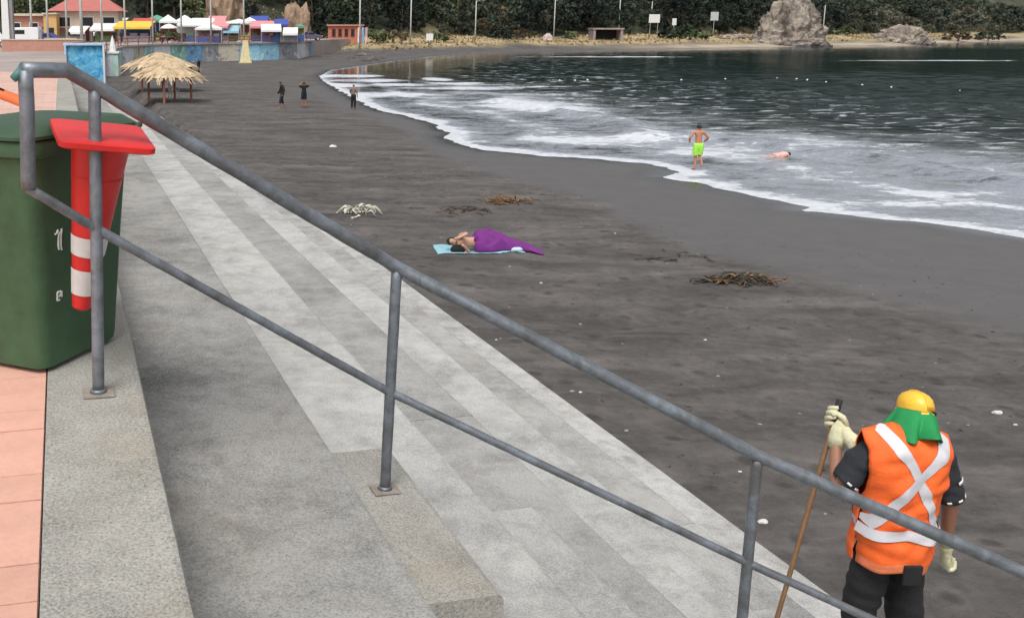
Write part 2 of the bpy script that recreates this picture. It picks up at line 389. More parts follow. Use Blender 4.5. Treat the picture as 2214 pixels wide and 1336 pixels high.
b.set(Base_Color=col, Roughness=b.mix(b.math('MAXIMUM', foam, b.math('MULTIPLY', haze_, .4)), (0.05, 0.05, 0.05), (0.75, 0.75, 0.75)), Normal=bm2, IOR=b.ramp(b.math('DIVIDE', s, 30.0, clamp=True), [(.3, 1.0), (.75, .87)]) if False else 1.333, Specular_IOR_Level=b.ramp(b.math('DIVIDE', s, 30.0, clamp=True), [(.3, .5), (.75, .06)]))
dk = b.n('BsdfDiffuse'); dk.inputs['Color'].default_value = (0.006, 0.014, 0.0125, 1); ms_ = b.n('MixShader')
b.l(b.math('MULTIPLY', b.ramp(b.math('DIVIDE', s, 40.0, clamp=True), [(.2, 0.0), (.5, .62), (1.0, .72)]), b.math('SUBTRACT', 1.0, b.math('MAXIMUM', b.math('MAXIMUM', foam, flk), haze_), clamp=True)), ms_.inputs[0]); b.l(b.p.outputs[0], ms_.inputs[1]); b.l(dk.outputs[0], ms_.inputs[2]); b.l(ms_.outputs[0], b.out.inputs[0]); SEA = b.m
blobs = [(1150, 228, 9, 1.2, 1), (1200, 236, 7, 1.6, 1), (1090, 222, 8, .9, .8), (945, 172, 2.5, 1.2, 1.2), (985, 181, 5, .8, .9), (1020, 192, 9, 1.0, .8), (1075, 185, 8, .8, .7), (1180, 189, 14, .8, .8),
         (1440, 296, 4, .9, .9), (1330, 303, 8, 1.0, .9), (1600, 330, 6, .9, .6), (870, 184, 6, 1.0, .9), (1900, 320, 8, 1.6, .45), (2050, 300, 9, 2, .35), (1300, 215, 14, 2.5, .45), (1380, 225, 14, 2.5, .45), (1230, 205, 12, 1.2, .5),
         (2050, 420, 4, .5, .9), (1980, 440, 4, .5, .8), (2150, 300, 8, 3, .3), (1700, 270, 10, 4, .25), (750, 165, 8, 1.5, .8), (800, 175, 8, 1.5, .7), (730, 185, 6, 1.4, .9), (830, 205, 9, 1.4, .9), (1385, 124, 30, 1.2, 2.2), (2010, 132, 45, 1.0, 2.4)]
def foamx(X, Y):
    o = np.zeros(X.shape)
    for px, py, L, W_, a in blobs:
        p = at(px, py, ZW); o = np.maximum(o, a * np.exp(-((X - p.x) / (L * 0.5)) ** 2 - ((Y - p.y) / W_ / (1 + p.y / 90)) ** 2))
    return o - 0.75 * sstep(62, 105, Y) * (o < .3)
xs2 = axis([(-12, 2, 0.6, 0.25), (2, 26, 0.2, 0.22), (26, 70, 0.4, 1.0), (70, 320, 1.6, 4), (320, 900, 10, 30)])
ys2 = axis([(-80, 12, 6, 1), (12, 34, 0.18, 0.18), (34, 110, 0.2, 0.38), (110, 260, 0.42, 0.9), (260, 420, 1.2, 3), (420, 620, 10, 20)])
def sea_z(X, Y):
    s = -sdc2(X, Y); a = sstep(1.5, 12, s)
    u = X * 0.55 + Y * 0.2
    z = ZW + a * (0.035 * np.sin(u * 0.9 + 1.2 * vnoise(X, Y, 0.08, 11)) + 0.05 * vnoise(X, Y, 0.3, 12) + 0.03 * vnoise(X, Y, 0.8, 13)) * (0.08 + 0.92 * sstep(120, 50, Y))
    chop = sstep(9, 20, s) * (0.55 + 0.45 * vnoise(X, Y, 0.03, 31)) * (0.45 + 0.55 * sstep(150, 70, Y))
    rd1 = 1 - 2 * np.abs(vnoise(X * 0.42 + 0.12 * Y, Y - 0.15 * X, 0.42, 32)); rd2 = 1 - 2 * np.abs(vnoise(X * 0.45 - 0.2 * Y, Y + 0.1 * X, 0.95, 33))
    z = z + chop * (0.11 * rd1 + 0.06 * rd2 + 0.05 * vnoise(X * 0.5, Y, 1.9, 34))
    z = z + 0.26 * np.exp(-((s - 10.5 - 2.2 * vnoise(X, Y, 0.12, 15)) / 0.9) ** 2) * sstep(-0.1, 0.5, vnoise(X, Y, 0.07, 16)) * sstep(95, 70, Y)
    return np.where(s > 0, z + 0.012 * sstep(0.0, 0.25, s), ZW - 0.1 * np.minimum(-s, 1))
_sd2 = {}
def sdc2(X, Y):
    if X.shape not in _sd2: _sd2[X.shape] = sdist(X, Y) + wob(X, Y)
    return _sd2[X.shape]
sea = grid_mesh('sea_water', xs2, ys2, sea_z, SEA, {'s': lambda X, Y: np.maximum(-sdc2(X, Y), 0), 'foamx': foamx}, keep=lambda X, Y: sdc2(X, Y) < 0.6)
tag(sea, kind='structure')
# ================================================================== PROMENADE, STEPS, RAILING
def concrete(name, base, dirt=0.5, speck=0.35, warm=0.0):
    b = NB(name); P = b.pos()
    a = b.noise(P, 0.7, 11, 0.74, 0.3); c_ = b.noise(P, 4.0, 10, 0.78, 0.2); d = b.noise(P, 95, 4, 0.8); e = b.noise(P, 22, 4, 0.6)
    lo = tuple(x * (1 - 0.55 * dirt) for x in base); hi = tuple(min(0.9, x * 1.16) for x in base)
    k = b.math('ADD', b.math('MULTIPLY', a, 0.55), b.math('MULTIPLY', c_, 0.45))
    col = b.mix(b.ramp(k, [(0.38, 0.0), (0.56, 1.0)]), lo, hi)
    col = b.mix(b.ramp(d, [(0.50, 0.0), (0.64, speck)]), col, tuple(x * 1.55 for x in base))
    col = b.mix(b.ramp(d, [(0.34, min(1, speck * 1.3)), (0.49, 0.0)]), col, tuple(x * 0.35 for x in base))
    stn = b.noise(P, 1.1, 11, 0.8, 0.6)
    col = b.mix(b.ramp(stn, [(0.54, 0.0), (0.72, 0.6 * dirt)]), col, (0.12, 0.11, 0.095))
    if warm: col = b.mix(b.ramp(b.noise(P, 1.7, 4, 0.6), [(0.5, 0.0), (0.75, warm)]), col, (0.33, 0.25, 0.16))
    wp = b.mix(0.5, P, b.n('TexNoise', i_Scale=1.3, i_Detail=7.0).outputs['Color'], 'ADD')
    ck = b.n('TexVoronoi', feature='DISTANCE_TO_EDGE'); ck.inputs['Scale'].default_value = 0.55; b.l(wp, ck.inputs['Vector'])
    crack = b.math('MULTIPLY', b.ramp(ck.outputs['Distance'], [(0.0, 1.0), (0.006, 0.0)]), b.ramp(a, [(0.6, 0.0), (0.68, 0.4)]))
    col = b.mix(crack, col, (0.06, 0.055, 0.05))
    oi = b.n('ObjectInfo'); col = b.mix(1.0, col, b.ramp(oi.outputs['Random'], [(0, 0.965), (1, 1.03)]), 'MULTIPLY')
    hg = b.math('ADD', b.math('MULTIPLY', d, 0.5), b.math('ADD', b.math('MULTIPLY', e, 0.6), b.math('MULTIPLY', c_, 1.2)))
    b.set(Base_Color=col, Roughness=0.92, Normal=b.bump(hg, 0.55, 0.008))
    return b.m
CONC = concrete('pale_concrete', (0.41, 0.408, 0.39), 0.8, 0.4, 0.12)
CONC_D = concrete('weathered_concrete', (0.285, 0.28, 0.265), 1.0, 0.55, 0.15)
CONC_K = concrete('kerb_concrete', (0.31, 0.3, 0.27), 0.65, 0.65, 0.35)
LEV = {1: CONC_D, 2: CONC, 3: concrete('grey_concrete', (0.315, 0.312, 0.3), 0.8, 0.4, 0.1), 4: concrete('bright_concrete', (0.41, 0.41, 0.395), 0.7, 0.4, 0.08), 5: concrete('mid_concrete', (0.35, 0.345, 0.33), 0.85, 0.45, 0.12), 6: concrete('bright_concrete_low', (0.42, 0.415, 0.4), 0.9, 0.4, 0.1), 7: CONC}
S0, S1 = -4.6, 44.0
def slab(off0, off1, z, s0, s1, hgt, seed, step=0.16, chip=0.012, nose=0.02):
    """one cast slab: flat top, chipped arris on the sea side"""
    ns = max(2, int((s1 - s0) / step)); rings = []
    for i in range(ns + 1):
        s = s0 + (s1 - s0) * i / ns; dz = pdz(s)
        ch = chip * (0.5 + 0.5 * noise.noise(Vector((s * 1.7, seed * 3.1, 0)))) + chip * 1.6 * max(0, noise.noise(Vector((s * 5.3, seed, 2))) - 0.25)
        wv = 0.006 * noise.noise(Vector((s * 0.4, seed, 5)))
        e = nose + ch
        prof = [(off0, z), (off0 * 0.5 + off1 * 0.5, z - 0.003), (off1 - e, z - 0.004 + wv), (off1 - e * 0.3 + wv, z - e * 0.35), (off1 + wv, z - e), (off1 + 0.004, z - hgt), (off0, z - hgt)]
        rings.append([SP(o, s, zz + dz) for o, zz in prof])
    m = MB(); m.loft(rings); return m
steps = thing('bleacher_steps', 'broad grey concrete steps running down from the promenade to the dark beach', 'steps', SP(2, 10, 0))
def put(mb, name, mat, parent, **kw):
    o = mb.build(name, mat, parent, **kw); o.matrix_parent_inverse = parent.matrix_basis.inverted() if False else Matrix.Translation(-parent.location) if parent.rotation_euler.z == 0 else o.matrix_parent_inverse
    return o
rng = random.Random(3)
for n in range(1, 8):
    z = ZK - RISE * n; o0 = TREAD * (n - 1) - 0.02; o1 = TREAD * n
    s = S0 - rng.random() * 2; k = 0
    while s < S1:
        L = (6.5 + rng.random() * 4) if s < 26 else (12 if s < 50 else 26)
        e = min(s + L, S1 + 2)
        mb = slab(o0, o1, z + rng.uniform(-0.004, 0.004), s, e - 0.004, RISE + 0.15, n * 7 + k, step=0.14 if s < 14 else 0.6)
        put(mb, 'step_slab', LEV[n], steps)
        s = e; k += 1
# half steps of the stair flight beside the railing
blk0 = at(1030, 1290, ZK - 1.5 * RISE); SB = (blk0.x - K0.x) * DX + (blk0.y - K0.y) * DY
for n in range(2, 7):
    z = ZK - RISE * n + RISE / 2
    mb = slab(TREAD * (n - 1) - 0.01, TREAD * (n - 0.5), z, SB, SB + 1.35 + 0.05 * n, RISE / 2 + 0.05, 90 + n, step=0.1, chip=0.02)
    put(mb, 'half_step', CONC_K if n == 2 else CONC, steps)
kerb = thing('promenade_kerb', 'speckled concrete kerb along the promenade edge above the steps', 'kerb', SP(-0.2, 5, ZK - 0.5))
s = S0; k = 0
while s < S1:
    L = 9.4 if s < 22 else 16; e = min(s + L, S1)
    put(slab(-KERB + 0.003, 0.0, ZK + rng.uniform(-0.002, 0.002), s, e - 0.01, RISE + 0.2, 50 + k, step=0.14 if s < 12 else 0.6, chip=0.01), 'kerb_stone', CONC_K, kerb)
    s = e; k += 1
# promenade deck: tiles near, tiled surface further on
b = NB('pink_paving'); v = b.coords('Object', (1, 1, 1), (0, 0, -ANG))
br = b.n('TexBrick'); br.inputs['Scale'].default_value = 1.0; br.inputs['Brick Width'].default_value = 0.4; br.inputs['Row Height'].default_value = 0.3; br.inputs['Mortar Size'].default_value = 0.006
br.inputs['Color1'].default_value = (0.52, 0.29, 0.22, 1); br.inputs['Color2'].default_value = (0.62, 0.40, 0.33, 1); br.inputs['Mortar'].default_value = (0.3, 0.22, 0.19, 1); b.l(v, br.inputs['Vector'])
col = b.mix(b.ramp(b.noise(v, 0.4, 5, 0.6), [(0.35, 0.0), (0.7, 0.5)]), br.outputs[0], (0.62, 0.5, 0.45))
b.set(Base_Color=col, Roughness=0.8, Normal=b.bump(b.noise(v, 30, 3), 0.15, 0.004)); PAVE = b.m
deck = MB(); rings = []
for i in range(60):
    s = S0 - 3 + (S1 + 3 - S0) * i / 59
    rings.append([SP(-KERB - 0.002, s, ZK - 0.016 + pdz(s)), SP(-11.0, s, ZK - 0.016 + pdz(s)), SP(-11.0, s, -1.0), SP(-KERB - 0.002, s, -1.0)])
deck.loft(rings); promenade = tag(deck.build('promenade_paving', PAVE), kind='structure')
TILE = M('pink_tile', (0.60, 0.335, 0.255), 0.72, 0.12, 5, 0.12, 60, rand=0.09)
def tile_mesh(w_, l_):
    m = MB(); m.box((0, 0, -0.015), (w_ - 0.007, l_ - 0.007, 0.03)); me = m.mesh('tile', TILE); return me
tm = {0: tile_mesh(0.4, 0.4), 1: tile_mesh(0.4, 0.2)}
s = -3.62; k = 0
anchor = at(60, 1025, ZK); sa = (anchor.x - K0.x) * DX + (anchor.y - K0.y) * DY
while s < 9.2:
    l_ = (0.4, 0.2)[k % 2]
    for j in range(5):
        p = SP(-KERB - 0.001 - 0.2 - 0.4 * j, sa - 3.0 + s + 3.62 + l_ / 2, ZK - 0.001 + random.uniform(-0.0012, 0.0012))
        t = link('tile', tm[k % 2], promenade, p, ANG + random.uniform(-0.003, 0.003))
    s += l_; k += 1

# ---- galvanised railing
b = NB('galvanised_pipe'); v = b.pos()
a = b.noise(v, 6, 5, 0.7, 0.5); c_ = b.noise(v, 28, 4, 0.65); d = b.noise(v, 2.2, 3, 0.6)
col = b.ramp(a, [(0.3, (0.11, 0.112, 0.115)), (0.48, (0.175, 0.19, 0.205)), (0.62, (0.25, 0.28, 0.32)), (0.8, (0.16, 0.155, 0.145))])
col = b.mix(b.ramp(c_, [(0.6, 0.0), (0.75, 0.5)]), col, (0.12, 0.11, 0.1))
col = b.mix(b.ramp(d, [(0.62, 0.0), (0.78, 0.35)]), col, (0.17, 0.13, 0.1))
b.set(Base_Color=col, Roughness=b.ramp(c_, [(0.3, 0.34), (0.7, 0.6)]), Metallic=0.5, Normal=b.bump(c_, 0.5, 0.005)); PIPE = b.m
RUST = M('rusty_plate', (0.27, 0.235, 0.205), 0.85, 0.4, 14, 0.4, 60)
Y1, Y2, Y3, Y4 = K0.y, 4.55, 4.45, 4.25
Y1 = at(213, 850, ZK).y
rail = thing('pipe_handrail', 'grey galvanised pipe handrail descending the steps in the foreground', 'handrail', at(213, 850, ZK))
def putr(mb, name, mat, parent=rail, **kw):
    o = mb.build(name, mat, parent, **kw); o.matrix_parent_inverse = Matrix.Translation(-Vector(rail.location)); return o
def dense(pts, st=0.06):
    out = []
    for p, q in zip(pts[:-1], pts[1:]):
        n_ = max(1, int((q - p).length / st))
        out += [p.lerp(q, i / n_) for i in range(n_)]
    return out + [pts[-1]]
T0 = atd(48, 152, Y1 - 0.22); T1 = atd(146, 153, Y1 - 0.07); T2 = atd(204, 186, Y1); T3 = atd(858, 578, Y2); T4 = atd(1638, 985, Y3); T5 = atd(2260, 1258, Y4)
top = MB().tube(dense([T0, T1, T2, T3, T4, T5]), 0.0315, 16, wob=0.10); putr(top, 'top_rail', PIPE, smooth=True)
L0 = atd(62, 408, Y1 - 0.2); L1 = atd(207, 494, Y1 - 0.0); L2 = atd(840, 846, Y2); L3 = atd(1610, 1213, Y3); L4 = atd(1900, 1345, Y4 + 0.1); L5 = atd(2260, 1490, Y4)
low = MB().tube(dense([L0, L1, L2, L3, L4, L5]), 0.0205, 14, wob=0.10); putr(low, 'lower_rail', PIPE, smooth=True)
end = MB().tube(dense([T0 + Vector((0.012, 0, 0.0)), atd(58, 230, Y1 - 0.21), L0]), 0.030, 14, wob=0.05); putr(end, 'end_post', PIPE, smooth=True)
nub = MB().tube([T0, atd(28, 172, Y1 - 0.24)], [0.02, 0.016], 10); putr(nub, 'pipe_stub', M('teal_paint', (0.06, 0.17, 0.17), 0.6), smooth=True)
def post(pt, foot, rr=0.0262):
    putr(MB().tube(dense([foot, pt]), rr, 14, wob=0.05), 'post', PIPE, smooth=True)
    pl = MB(); pl.box((foot.x, foot.y, foot.z + 0.004), (0.135, 0.12, 0.008), Matrix.Rotation(ANG, 3, 'Z')); putr(pl, 'base_plate', RUST, bevel=0.002)
    cl = MB().tube([foot + Vector((0, 0, 0.008)), foot + Vector((0, 0, 0.022))], [rr + 0.012, rr + 0.003], 14); putr(cl, 'weld_collar', PIPE, smooth=True)
f1_ = at(213, 850, ZK); post(T2, f1_)
zf2 = ZK - 1.5 * RISE
f2_ = atd(832, 1062, Y2); f2_.z = zf2; post(T3, f2_)
zf3 = ZK - 3.5 * RISE
f3_ = atd(1603, 1345, Y3); f3_.z = zf3; post(T4, f3_)
f4_ = Vector((T5.x - 0.02, T5.y, ZK - 5.5 * RISE)); post(T5, f4_)

# ---- green wheeled bin and the traffic cone wedged against it
GREEN = M('green_plastic', (0.042, 0.098, 0.045), 0.6, 0.3, 3, 0.08, 60)
GREEN_D = M('dark_green_plastic', (0.034, 0.075, 0.04), 0.5, 0.2, 4, 0.05, 80)
BLACK = M('black_rubber', (0.012, 0.012, 0.012), 0.75, 0.2, 10)
def rrect(w_, d_, r, z, n=6, cx=0, cy=0):
    pts = []
    for sx, sy, a0 in ((1, 1, 0), (-1, 1, 90), (-1, -1, 180), (1, -1, 270)):
        for k in range(n + 1):
            a = R(a0 + 90 * k / n); pts.append(Vector((cx + sx * (w_ / 2 - r) + r * math.cos(a), cy + sy * (d_ / 2 - r) + r * math.sin(a), z)))
    return pts
bc = at(168, 806, ZK)
_by = R(-25); bl_ = at(96, 809, ZK) - Matrix.Rotation(_by, 3, 'Z') @ Vector((.225, -.24 * 1.17, 0))
bin_ = thing('wheelie_bin', 'tall dark green plastic wheelie bin standing at the top of the steps', 'bin', (bl_.x, bl_.y, ZK), _by)
bin_.scale = (1, 1.17, 1.1)
bd = MB(); bd.loft([rrect(.47, .50, .06, .02), rrect(.48, .51, .06, .05), rrect(.53, .58, .065, .5), rrect(.575, .66, .07, .90), rrect(.58, .665, .07, .91)]); o = bd.build('body', GREEN, bin_); smooth_by_angle(o)
rm = MB(); rm.loft([rrect(.585, .67, .07, .905), rrect(.62, .705, .08, .915), rrect(.635, .72, .085, .965), rrect(.625, .71, .08, .975), rrect(.6, .69, .07, .975)]); o = rm.build('rim', GREEN, bin_); smooth_by_angle(o)
ld = MB(); ld.loft([rrect(.60, .70, .08, .976, cy=.0), rrect(.645, .745, .09, .982), rrect(.645, .745, .09, .995), rrect(.56, .66, .09, 1.03), rrect(.3, .4, .09, 1.045)]); o = ld.build('lid', GREEN_D, bin_); smooth_by_angle(o)
hd = MB().tube([(-.26, .37, .95), (-.26, .43, .97), (.26, .43, .97), (.26, .37, .95)], 0.014, 8); hd.build('handle', GREEN_D, bin_, smooth=True)
for sx in (-1, 1):
    wh = MB().lathe([(.03, -.025), (.095, -.025), (.1, -.015), (.1, .015), (.095, .025), (.03, .025)], 20, Matrix.Translation((sx * .13 - .08, .2, .1)) @ Matrix.Rotation(R(90), 4, 'Y')); o = wh.build('wheel', BLACK, bin_); smooth_by_angle(o)
WHITE = M('white_print', (0.72, 0.74, 0.72), 0.6, 0.1)
def face_pt(x, z):                                           # on the bin front, slightly proud
    return Vector((.235 + (.575 - .47) / 2 * max(0, min(1, (z - .02) / .88)) + 0.003, -.31 + x * .75, z))
for stroke in ([(.115, .60), (.105, .585), (.09, .585)], [(.125, .59), (.118, .565), (.118, .53), (.124, .515)], [(.145, .60), (.138, .57), (.138, .53), (.145, .51)],
               [(.11, .335), (.11, .30)], [(.11, .335), (.135, .335), (.135, .32), (.12, .315)], [(.11, .30), (.13, .30)], [(.145, .335), (.145, .31)]):
    MB().tube([face_pt(x + .07, z) for x, z in stroke], 0.0045, 6).build('lettering', WHITE, bin_)
RED = M('red_pvc', (0.62, 0.022, 0.02), 0.45, 0.15, 4, 0.05, 30)
BAND = M('reflective_band', (0.62, 0.62, 0.6), 0.45, 0.1, 8)
cb = atd(219, 300, Y1 + 0.155); ct = atd(176, 666, Y1 + 0.24)
cone = thing('traffic_cone', 'upside-down red and white traffic cone wedged between the handrail and green bin', 'traffic cone', cb)
ax = (ct - cb); Lc = ax.length; ax.normalize()
q = ax.to_track_quat('Z', 'X'); cone.rotation_mode = 'QUATERNION'
qz = Matrix.Rotation(R(38), 3, 'Z').to_quaternion(); cone.rotation_quaternion = q @ qz
def rc(t): return 0.128 + (0.042 - 0.128) * t
def cseg(t0, t1, dr=0.0, cap=False):
    return MB().lathe([(rc(t0) + dr, t0 * Lc), (rc((t0 + t1) / 2) + dr, (t0 + t1) / 2 * Lc), (rc(t1) + dr, t1 * Lc)], 28, cap=cap)
pl = MB(); pl.loft([rrect(.36, .36, .03, -.028), rrect(.40, .40, .035, -.022), rrect(.40, .40, .035, 0.0), rrect(.37, .37, .03, .008), rrect(.27, .27, .05, .02)]); o = pl.build('base', RED, cone); smooth_by_angle(o)
cbd = MB().lathe([(0.14, 0.005), (rc(.04), .04 * Lc), (rc(.5), .5 * Lc), (rc(.985), .985 * Lc), (.03, Lc), (.012, Lc + .006)], 28); o = cbd.build('cone_body', RED, cone); smooth_by_angle(o)
for t0, t1 in ((.545, .66), (.745, .9)):
    o = cseg(t0, t1, 0.0035).build('band', BAND, cone); smooth_by_angle(o)
o = cseg(.2, .206, 0.0025).build('moulding', RED, cone)
# ================================================================== PEOPLE
def skin_body(joints, bones, root, sub=2, name='body'):
    """continuous surface grown over a jointed skeleton; returns verts, faces, bone index for every face"""
    names = list(joints); idx = {n: i for i, n in enumerate(names)}
    me = bpy.data.meshes.new('skel'); me.from_pydata([joints[n][0] for n in names], [(idx[a], idx[b]) for a, b in bones], [])
    ob = bpy.data.objects.new('skel', me); C.objects.link(ob)
    md = ob.modifiers.new('skin', 'SKIN'); md.use_smooth_shade = True; md.branch_smoothing = 0.4
    if not me.skin_vertices: me.skin_vertices.new()
    for n in names:
        d = me.skin_vertices[0].data[idx[n]]; r = joints[n][1]
        d.radius = r if isinstance(r, tuple) else (r, r); d.use_root = (n == root)
    sb = ob.modifiers.new('sub', 'SUBSURF'); sb.levels = sub; sb.render_levels = sub
    dg = bpy.context.evaluated_depsgraph_get(); dg.update()
    ev = ob.evaluated_get(dg); m2 = ev.to_mesh()
    V = np.array([v.co[:] for v in m2.vertices]); Fc = [tuple(p.vertices) for p in m2.polygons]
    ev.to_mesh_clear(); bpy.data.objects.remove(ob); bpy.data.meshes.remove(me)
    A = np.array([joints[a][0] for a, b_ in bones]); B = np.array([joints[b_][0] for a, b_ in bones])
    ctr = np.array([V[list(f)].mean(0) for f in Fc])
    E_ = B - A; L = (E_ ** 2).sum(1) + 1e-9
    t = np.clip(((ctr[:, None] - A[None]) * E_[None]).sum(2) / L[None], 0, 1)
    rad = np.array([max(joints[a][1]) if isinstance(joints[a][1], tuple) else joints[a][1] for a, b_ in bones])
    d = np.linalg.norm(ctr[:, None] - (A[None] + t[..., None] * E_[None]), axis=2) - 0.5 * rad[None]
    return V, Fc, d.argmin(1), ctr
def vnormals(V, Fc):
    N = np.zeros_like(V)
    for f in Fc:
        p = V[list(f)]; n = np.cross(p[1] - p[0], p[2] - p[0]) if len(f) == 3 else np.cross(p[2] - p[0], p[3] - p[1])
        for i in f: N[i] += n
    return N / (np.linalg.norm(N, axis=1, keepdims=True) + 1e-9)
def np_obj(name, V, Fc, mat, parent, smooth=True):
    me = bpy.data.meshes.new(name); me.from_pydata([tuple(v) for v in V], [], Fc); me.materials.append(mat)
    if smooth: me.polygons.foreach_set('use_smooth', [True] * len(me.polygons))
    o = bpy.data.objects.new(name, me); C.objects.link(o); o.parent = parent; return o
def shell(name, V, Fc, N, keep, off, mat, parent, wr=0.0, wsc=9.0, fat=None):
    """a garment: the kept part of the body surface pushed outwards, with folds"""
    used = sorted({i for f, k in zip(Fc, keep) if k for i in f}); mp = {u: i for i, u in enumerate(used)}
    W = []
    for u in used:
        p = Vector(V[u]); o = off
        if wr: o += wr * (noise.noise(p * wsc) + 0.6 * noise.noise(Vector((p.x * wsc * 1.2, p.y * wsc, p.z * wsc * 2.6))))
        if fat: o += fat(p)
        W.append(V[u] + N[u] * o)
    ob = np_obj(name, W, [tuple(mp[i] for i in f) for f, k in zip(Fc, keep) if k], mat, parent)
    so = ob.modifiers.new('thick', 'SOLIDIFY'); so.thickness = 0.006; so.offset = 1
    return ob
SKIN = M('tanned_skin', (0.30, 0.145, 0.09), 0.55, 0.12, 8)
SKIN_L = M('light_skin', (0.52, 0.30, 0.21), 0.55, 0.1, 8)
HAIR = M('black_hair', (0.012, 0.010, 0.009), 0.6, 0.3, 30)

# ---------------- the beach cleaner seen from behind
WS = 1.068
wsh = atd(1957, 945, 5.0)
wz = ZK - 5 * RISE + RISE / 2
worker = thing('person', 'person in orange vest, yellow helmet and green neck flap walking down the steps, back turned', 'person', (wsh.x, 5.0, wz), 0)
WX = .92; worker.scale = (WS * WX, WS, WS)
# pole, in world space, then the left glove on it
pt = atd(1816, 864, 5.27); pb = atd(1680, 1336, 5.20)
pdir = (pb - pt).normalized(); pend = pt + pdir * ((pt.z - (ZK - 5 * RISE) - .02) / -pdir.z)
Wi = Matrix.Translation(worker.location) @ Matrix.Diagonal((WS * WX, WS, WS, 1)); Wi = Wi.inverted()
hl = Wi @ (pt + pdir * .165)
lw_ = hl + Vector((.012, -.03, -.085))
J = {'pelvis': ((0, 0, .93), (.128, .10)), 'spine': ((0, -.005, 1.1), (.128, .10)), 'chest': ((.02, 0, 1.3), (.165, .115)), 'ribs': ((.027, .02, 1.415), (.12, .085)),
     'neck': ((.045, .06, 1.47), .05), 'jaw': ((.085, .10, 1.50), (.052, .06)), 'skull': ((.105, .125, 1.555), (.062, .075)), 'crown': ((.112, .12, 1.60), (.042, .05)), 'nose': ((.112, .205, 1.52), .016),
     'lsh': ((-.15, .01, 1.395), .056), 'lel': ((-.325, .04, 1.15), .042), 'lwr': (tuple(lw_), .03), 'lha': (tuple(lw_ + Vector((-.01, 0, .05))), .028),
     'rsh': ((.195, 0, 1.37), .056), 'rel': ((.29, -.01, 1.10), .045), 'rwr': ((.355, .06, .84), .03), 'rha': ((.365, .075, .78), .028),
     'lhip': ((-.088, 0, .86), .084), 'lkn': ((-.125, .04, .49), .062), 'lan': ((-.13, -.02, .09), .045), 'lto': ((-.15, .12, .035), .035),
     'rhip': ((.088, 0, .86), .084), 'rkn': ((.12, .02, .49), .062), 'ran': ((.125, -.04, .09), .045), 'rto': ((.145, .10, .035), .035)}
BN = [('pelvis', 'spine'), ('spine', 'chest'), ('chest', 'ribs'), ('ribs', 'neck'), ('neck', 'jaw'), ('jaw', 'skull'), ('skull', 'crown'), ('skull', 'nose'),
      ('ribs', 'lsh'), ('lsh', 'lel'), ('lel', 'lwr'), ('lwr', 'lha'), ('ribs', 'rsh'), ('rsh', 'rel'), ('rel', 'rwr'), ('rwr', 'rha'),
      ('pelvis', 'lhip'), ('lhip', 'lkn'), ('lkn', 'lan'), ('lan', 'lto'), ('pelvis', 'rhip'), ('rhip', 'rkn'), ('rkn', 'ran'), ('ran', 'rto')]
V, Fc, RG, CT = skin_body(J, BN, 'pelvis', 3)
N = vnormals(V, Fc)
bi = {b_: i for i, b_ in enumerate(BN)}
np_obj('body', V, Fc, SKIN, worker)
CLOTH_D = M('charcoal_shirt', (0.022, 0.024, 0.03), 0.85, 0.3, 7, 0.3, 120)
TROUS = M('black_trousers', (0.016, 0.016, 0.018), 0.85, 0.35, 6, 0.3, 120)
VEST = M('orange_vest', (0.93, 0.14, 0.02), 0.7, 0.13, 7, 0.25, 70)
VEST_H = M('pale_orange_hem', (0.9, 0.24, 0.1), 0.55, 0.1, 9)
TAPE = M('silver_tape', (0.58, 0.57, 0.6), 0.38, 0.08, 30, 0.1, 200)
def onarm(p, a, b_):
    a = np.array(J[a][0]); b_ = np.array(J[b_][0]); e = b_ - a; return ((p - a) @ e) / (e @ e)
tor = {bi[x] for x in [('pelvis', 'spine'), ('spine', 'chest'), ('chest', 'ribs'), ('ribs', 'lsh'), ('ribs', 'rsh')]}
keep = [(r in tor and c[2] < 1.475) or (r == bi[('lsh', 'lel')] and onarm(c, 'lsh', 'lel') < .82) or (r == bi[('rsh', 'rel')] and onarm(c, 'rsh', 'rel') < .92) or (r == bi[('ribs', 'neck')] and c[2] < 1.47) for r, c in zip(RG, CT)]
def fatarm(p): return 0.011 * min(1, max(0, (abs(p.x) - .17) / .06))
shell('shirt', V, Fc, N, keep, 0.012, CLOTH_D, worker, 0.012, 13, fatarm)
legs = {bi[x] for x in [('pelvis', 'lhip'), ('lhip', 'lkn'), ('lkn', 'lan'), ('pelvis', 'rhip'), ('rhip', 'rkn'), ('rkn', 'ran'), ('pelvis', 'spine')]}
keep = [r in legs and c[2] < 1.02 and c[2] > .06 for r, c in zip(RG, CT)]
shell('trousers', V, Fc, N, keep, 0.016, TROUS, worker, 0.015, 9, lambda p: 0.012 * min(1, max(0, (.8 - p.z) / .3)))
BOOT = M('work_boot', (0.03, 0.022, 0.016), 0.7, 0.3, 12)
for sx, a in ((-1, 'lan'), (1, 'ran')):
    x, y, z = J[a][0]; bt = MB()
    bt.loft([[Vector((x + sx * .02 + math.cos(t) * w_, y + .08 + math.sin(t) * l_ + dy, zz)) for t in [2 * math.pi * k / 14 for k in range(14)]] for zz, w_, l_, dy in ((0, .052, .145, 0), (.03, .056, .15, 0), (.06, .052, .135, -.01), (.09, .05, .075, -.06), (.16, .052, .062, -.075))])
    bt.build('boot', BOOT, worker, smooth=True)
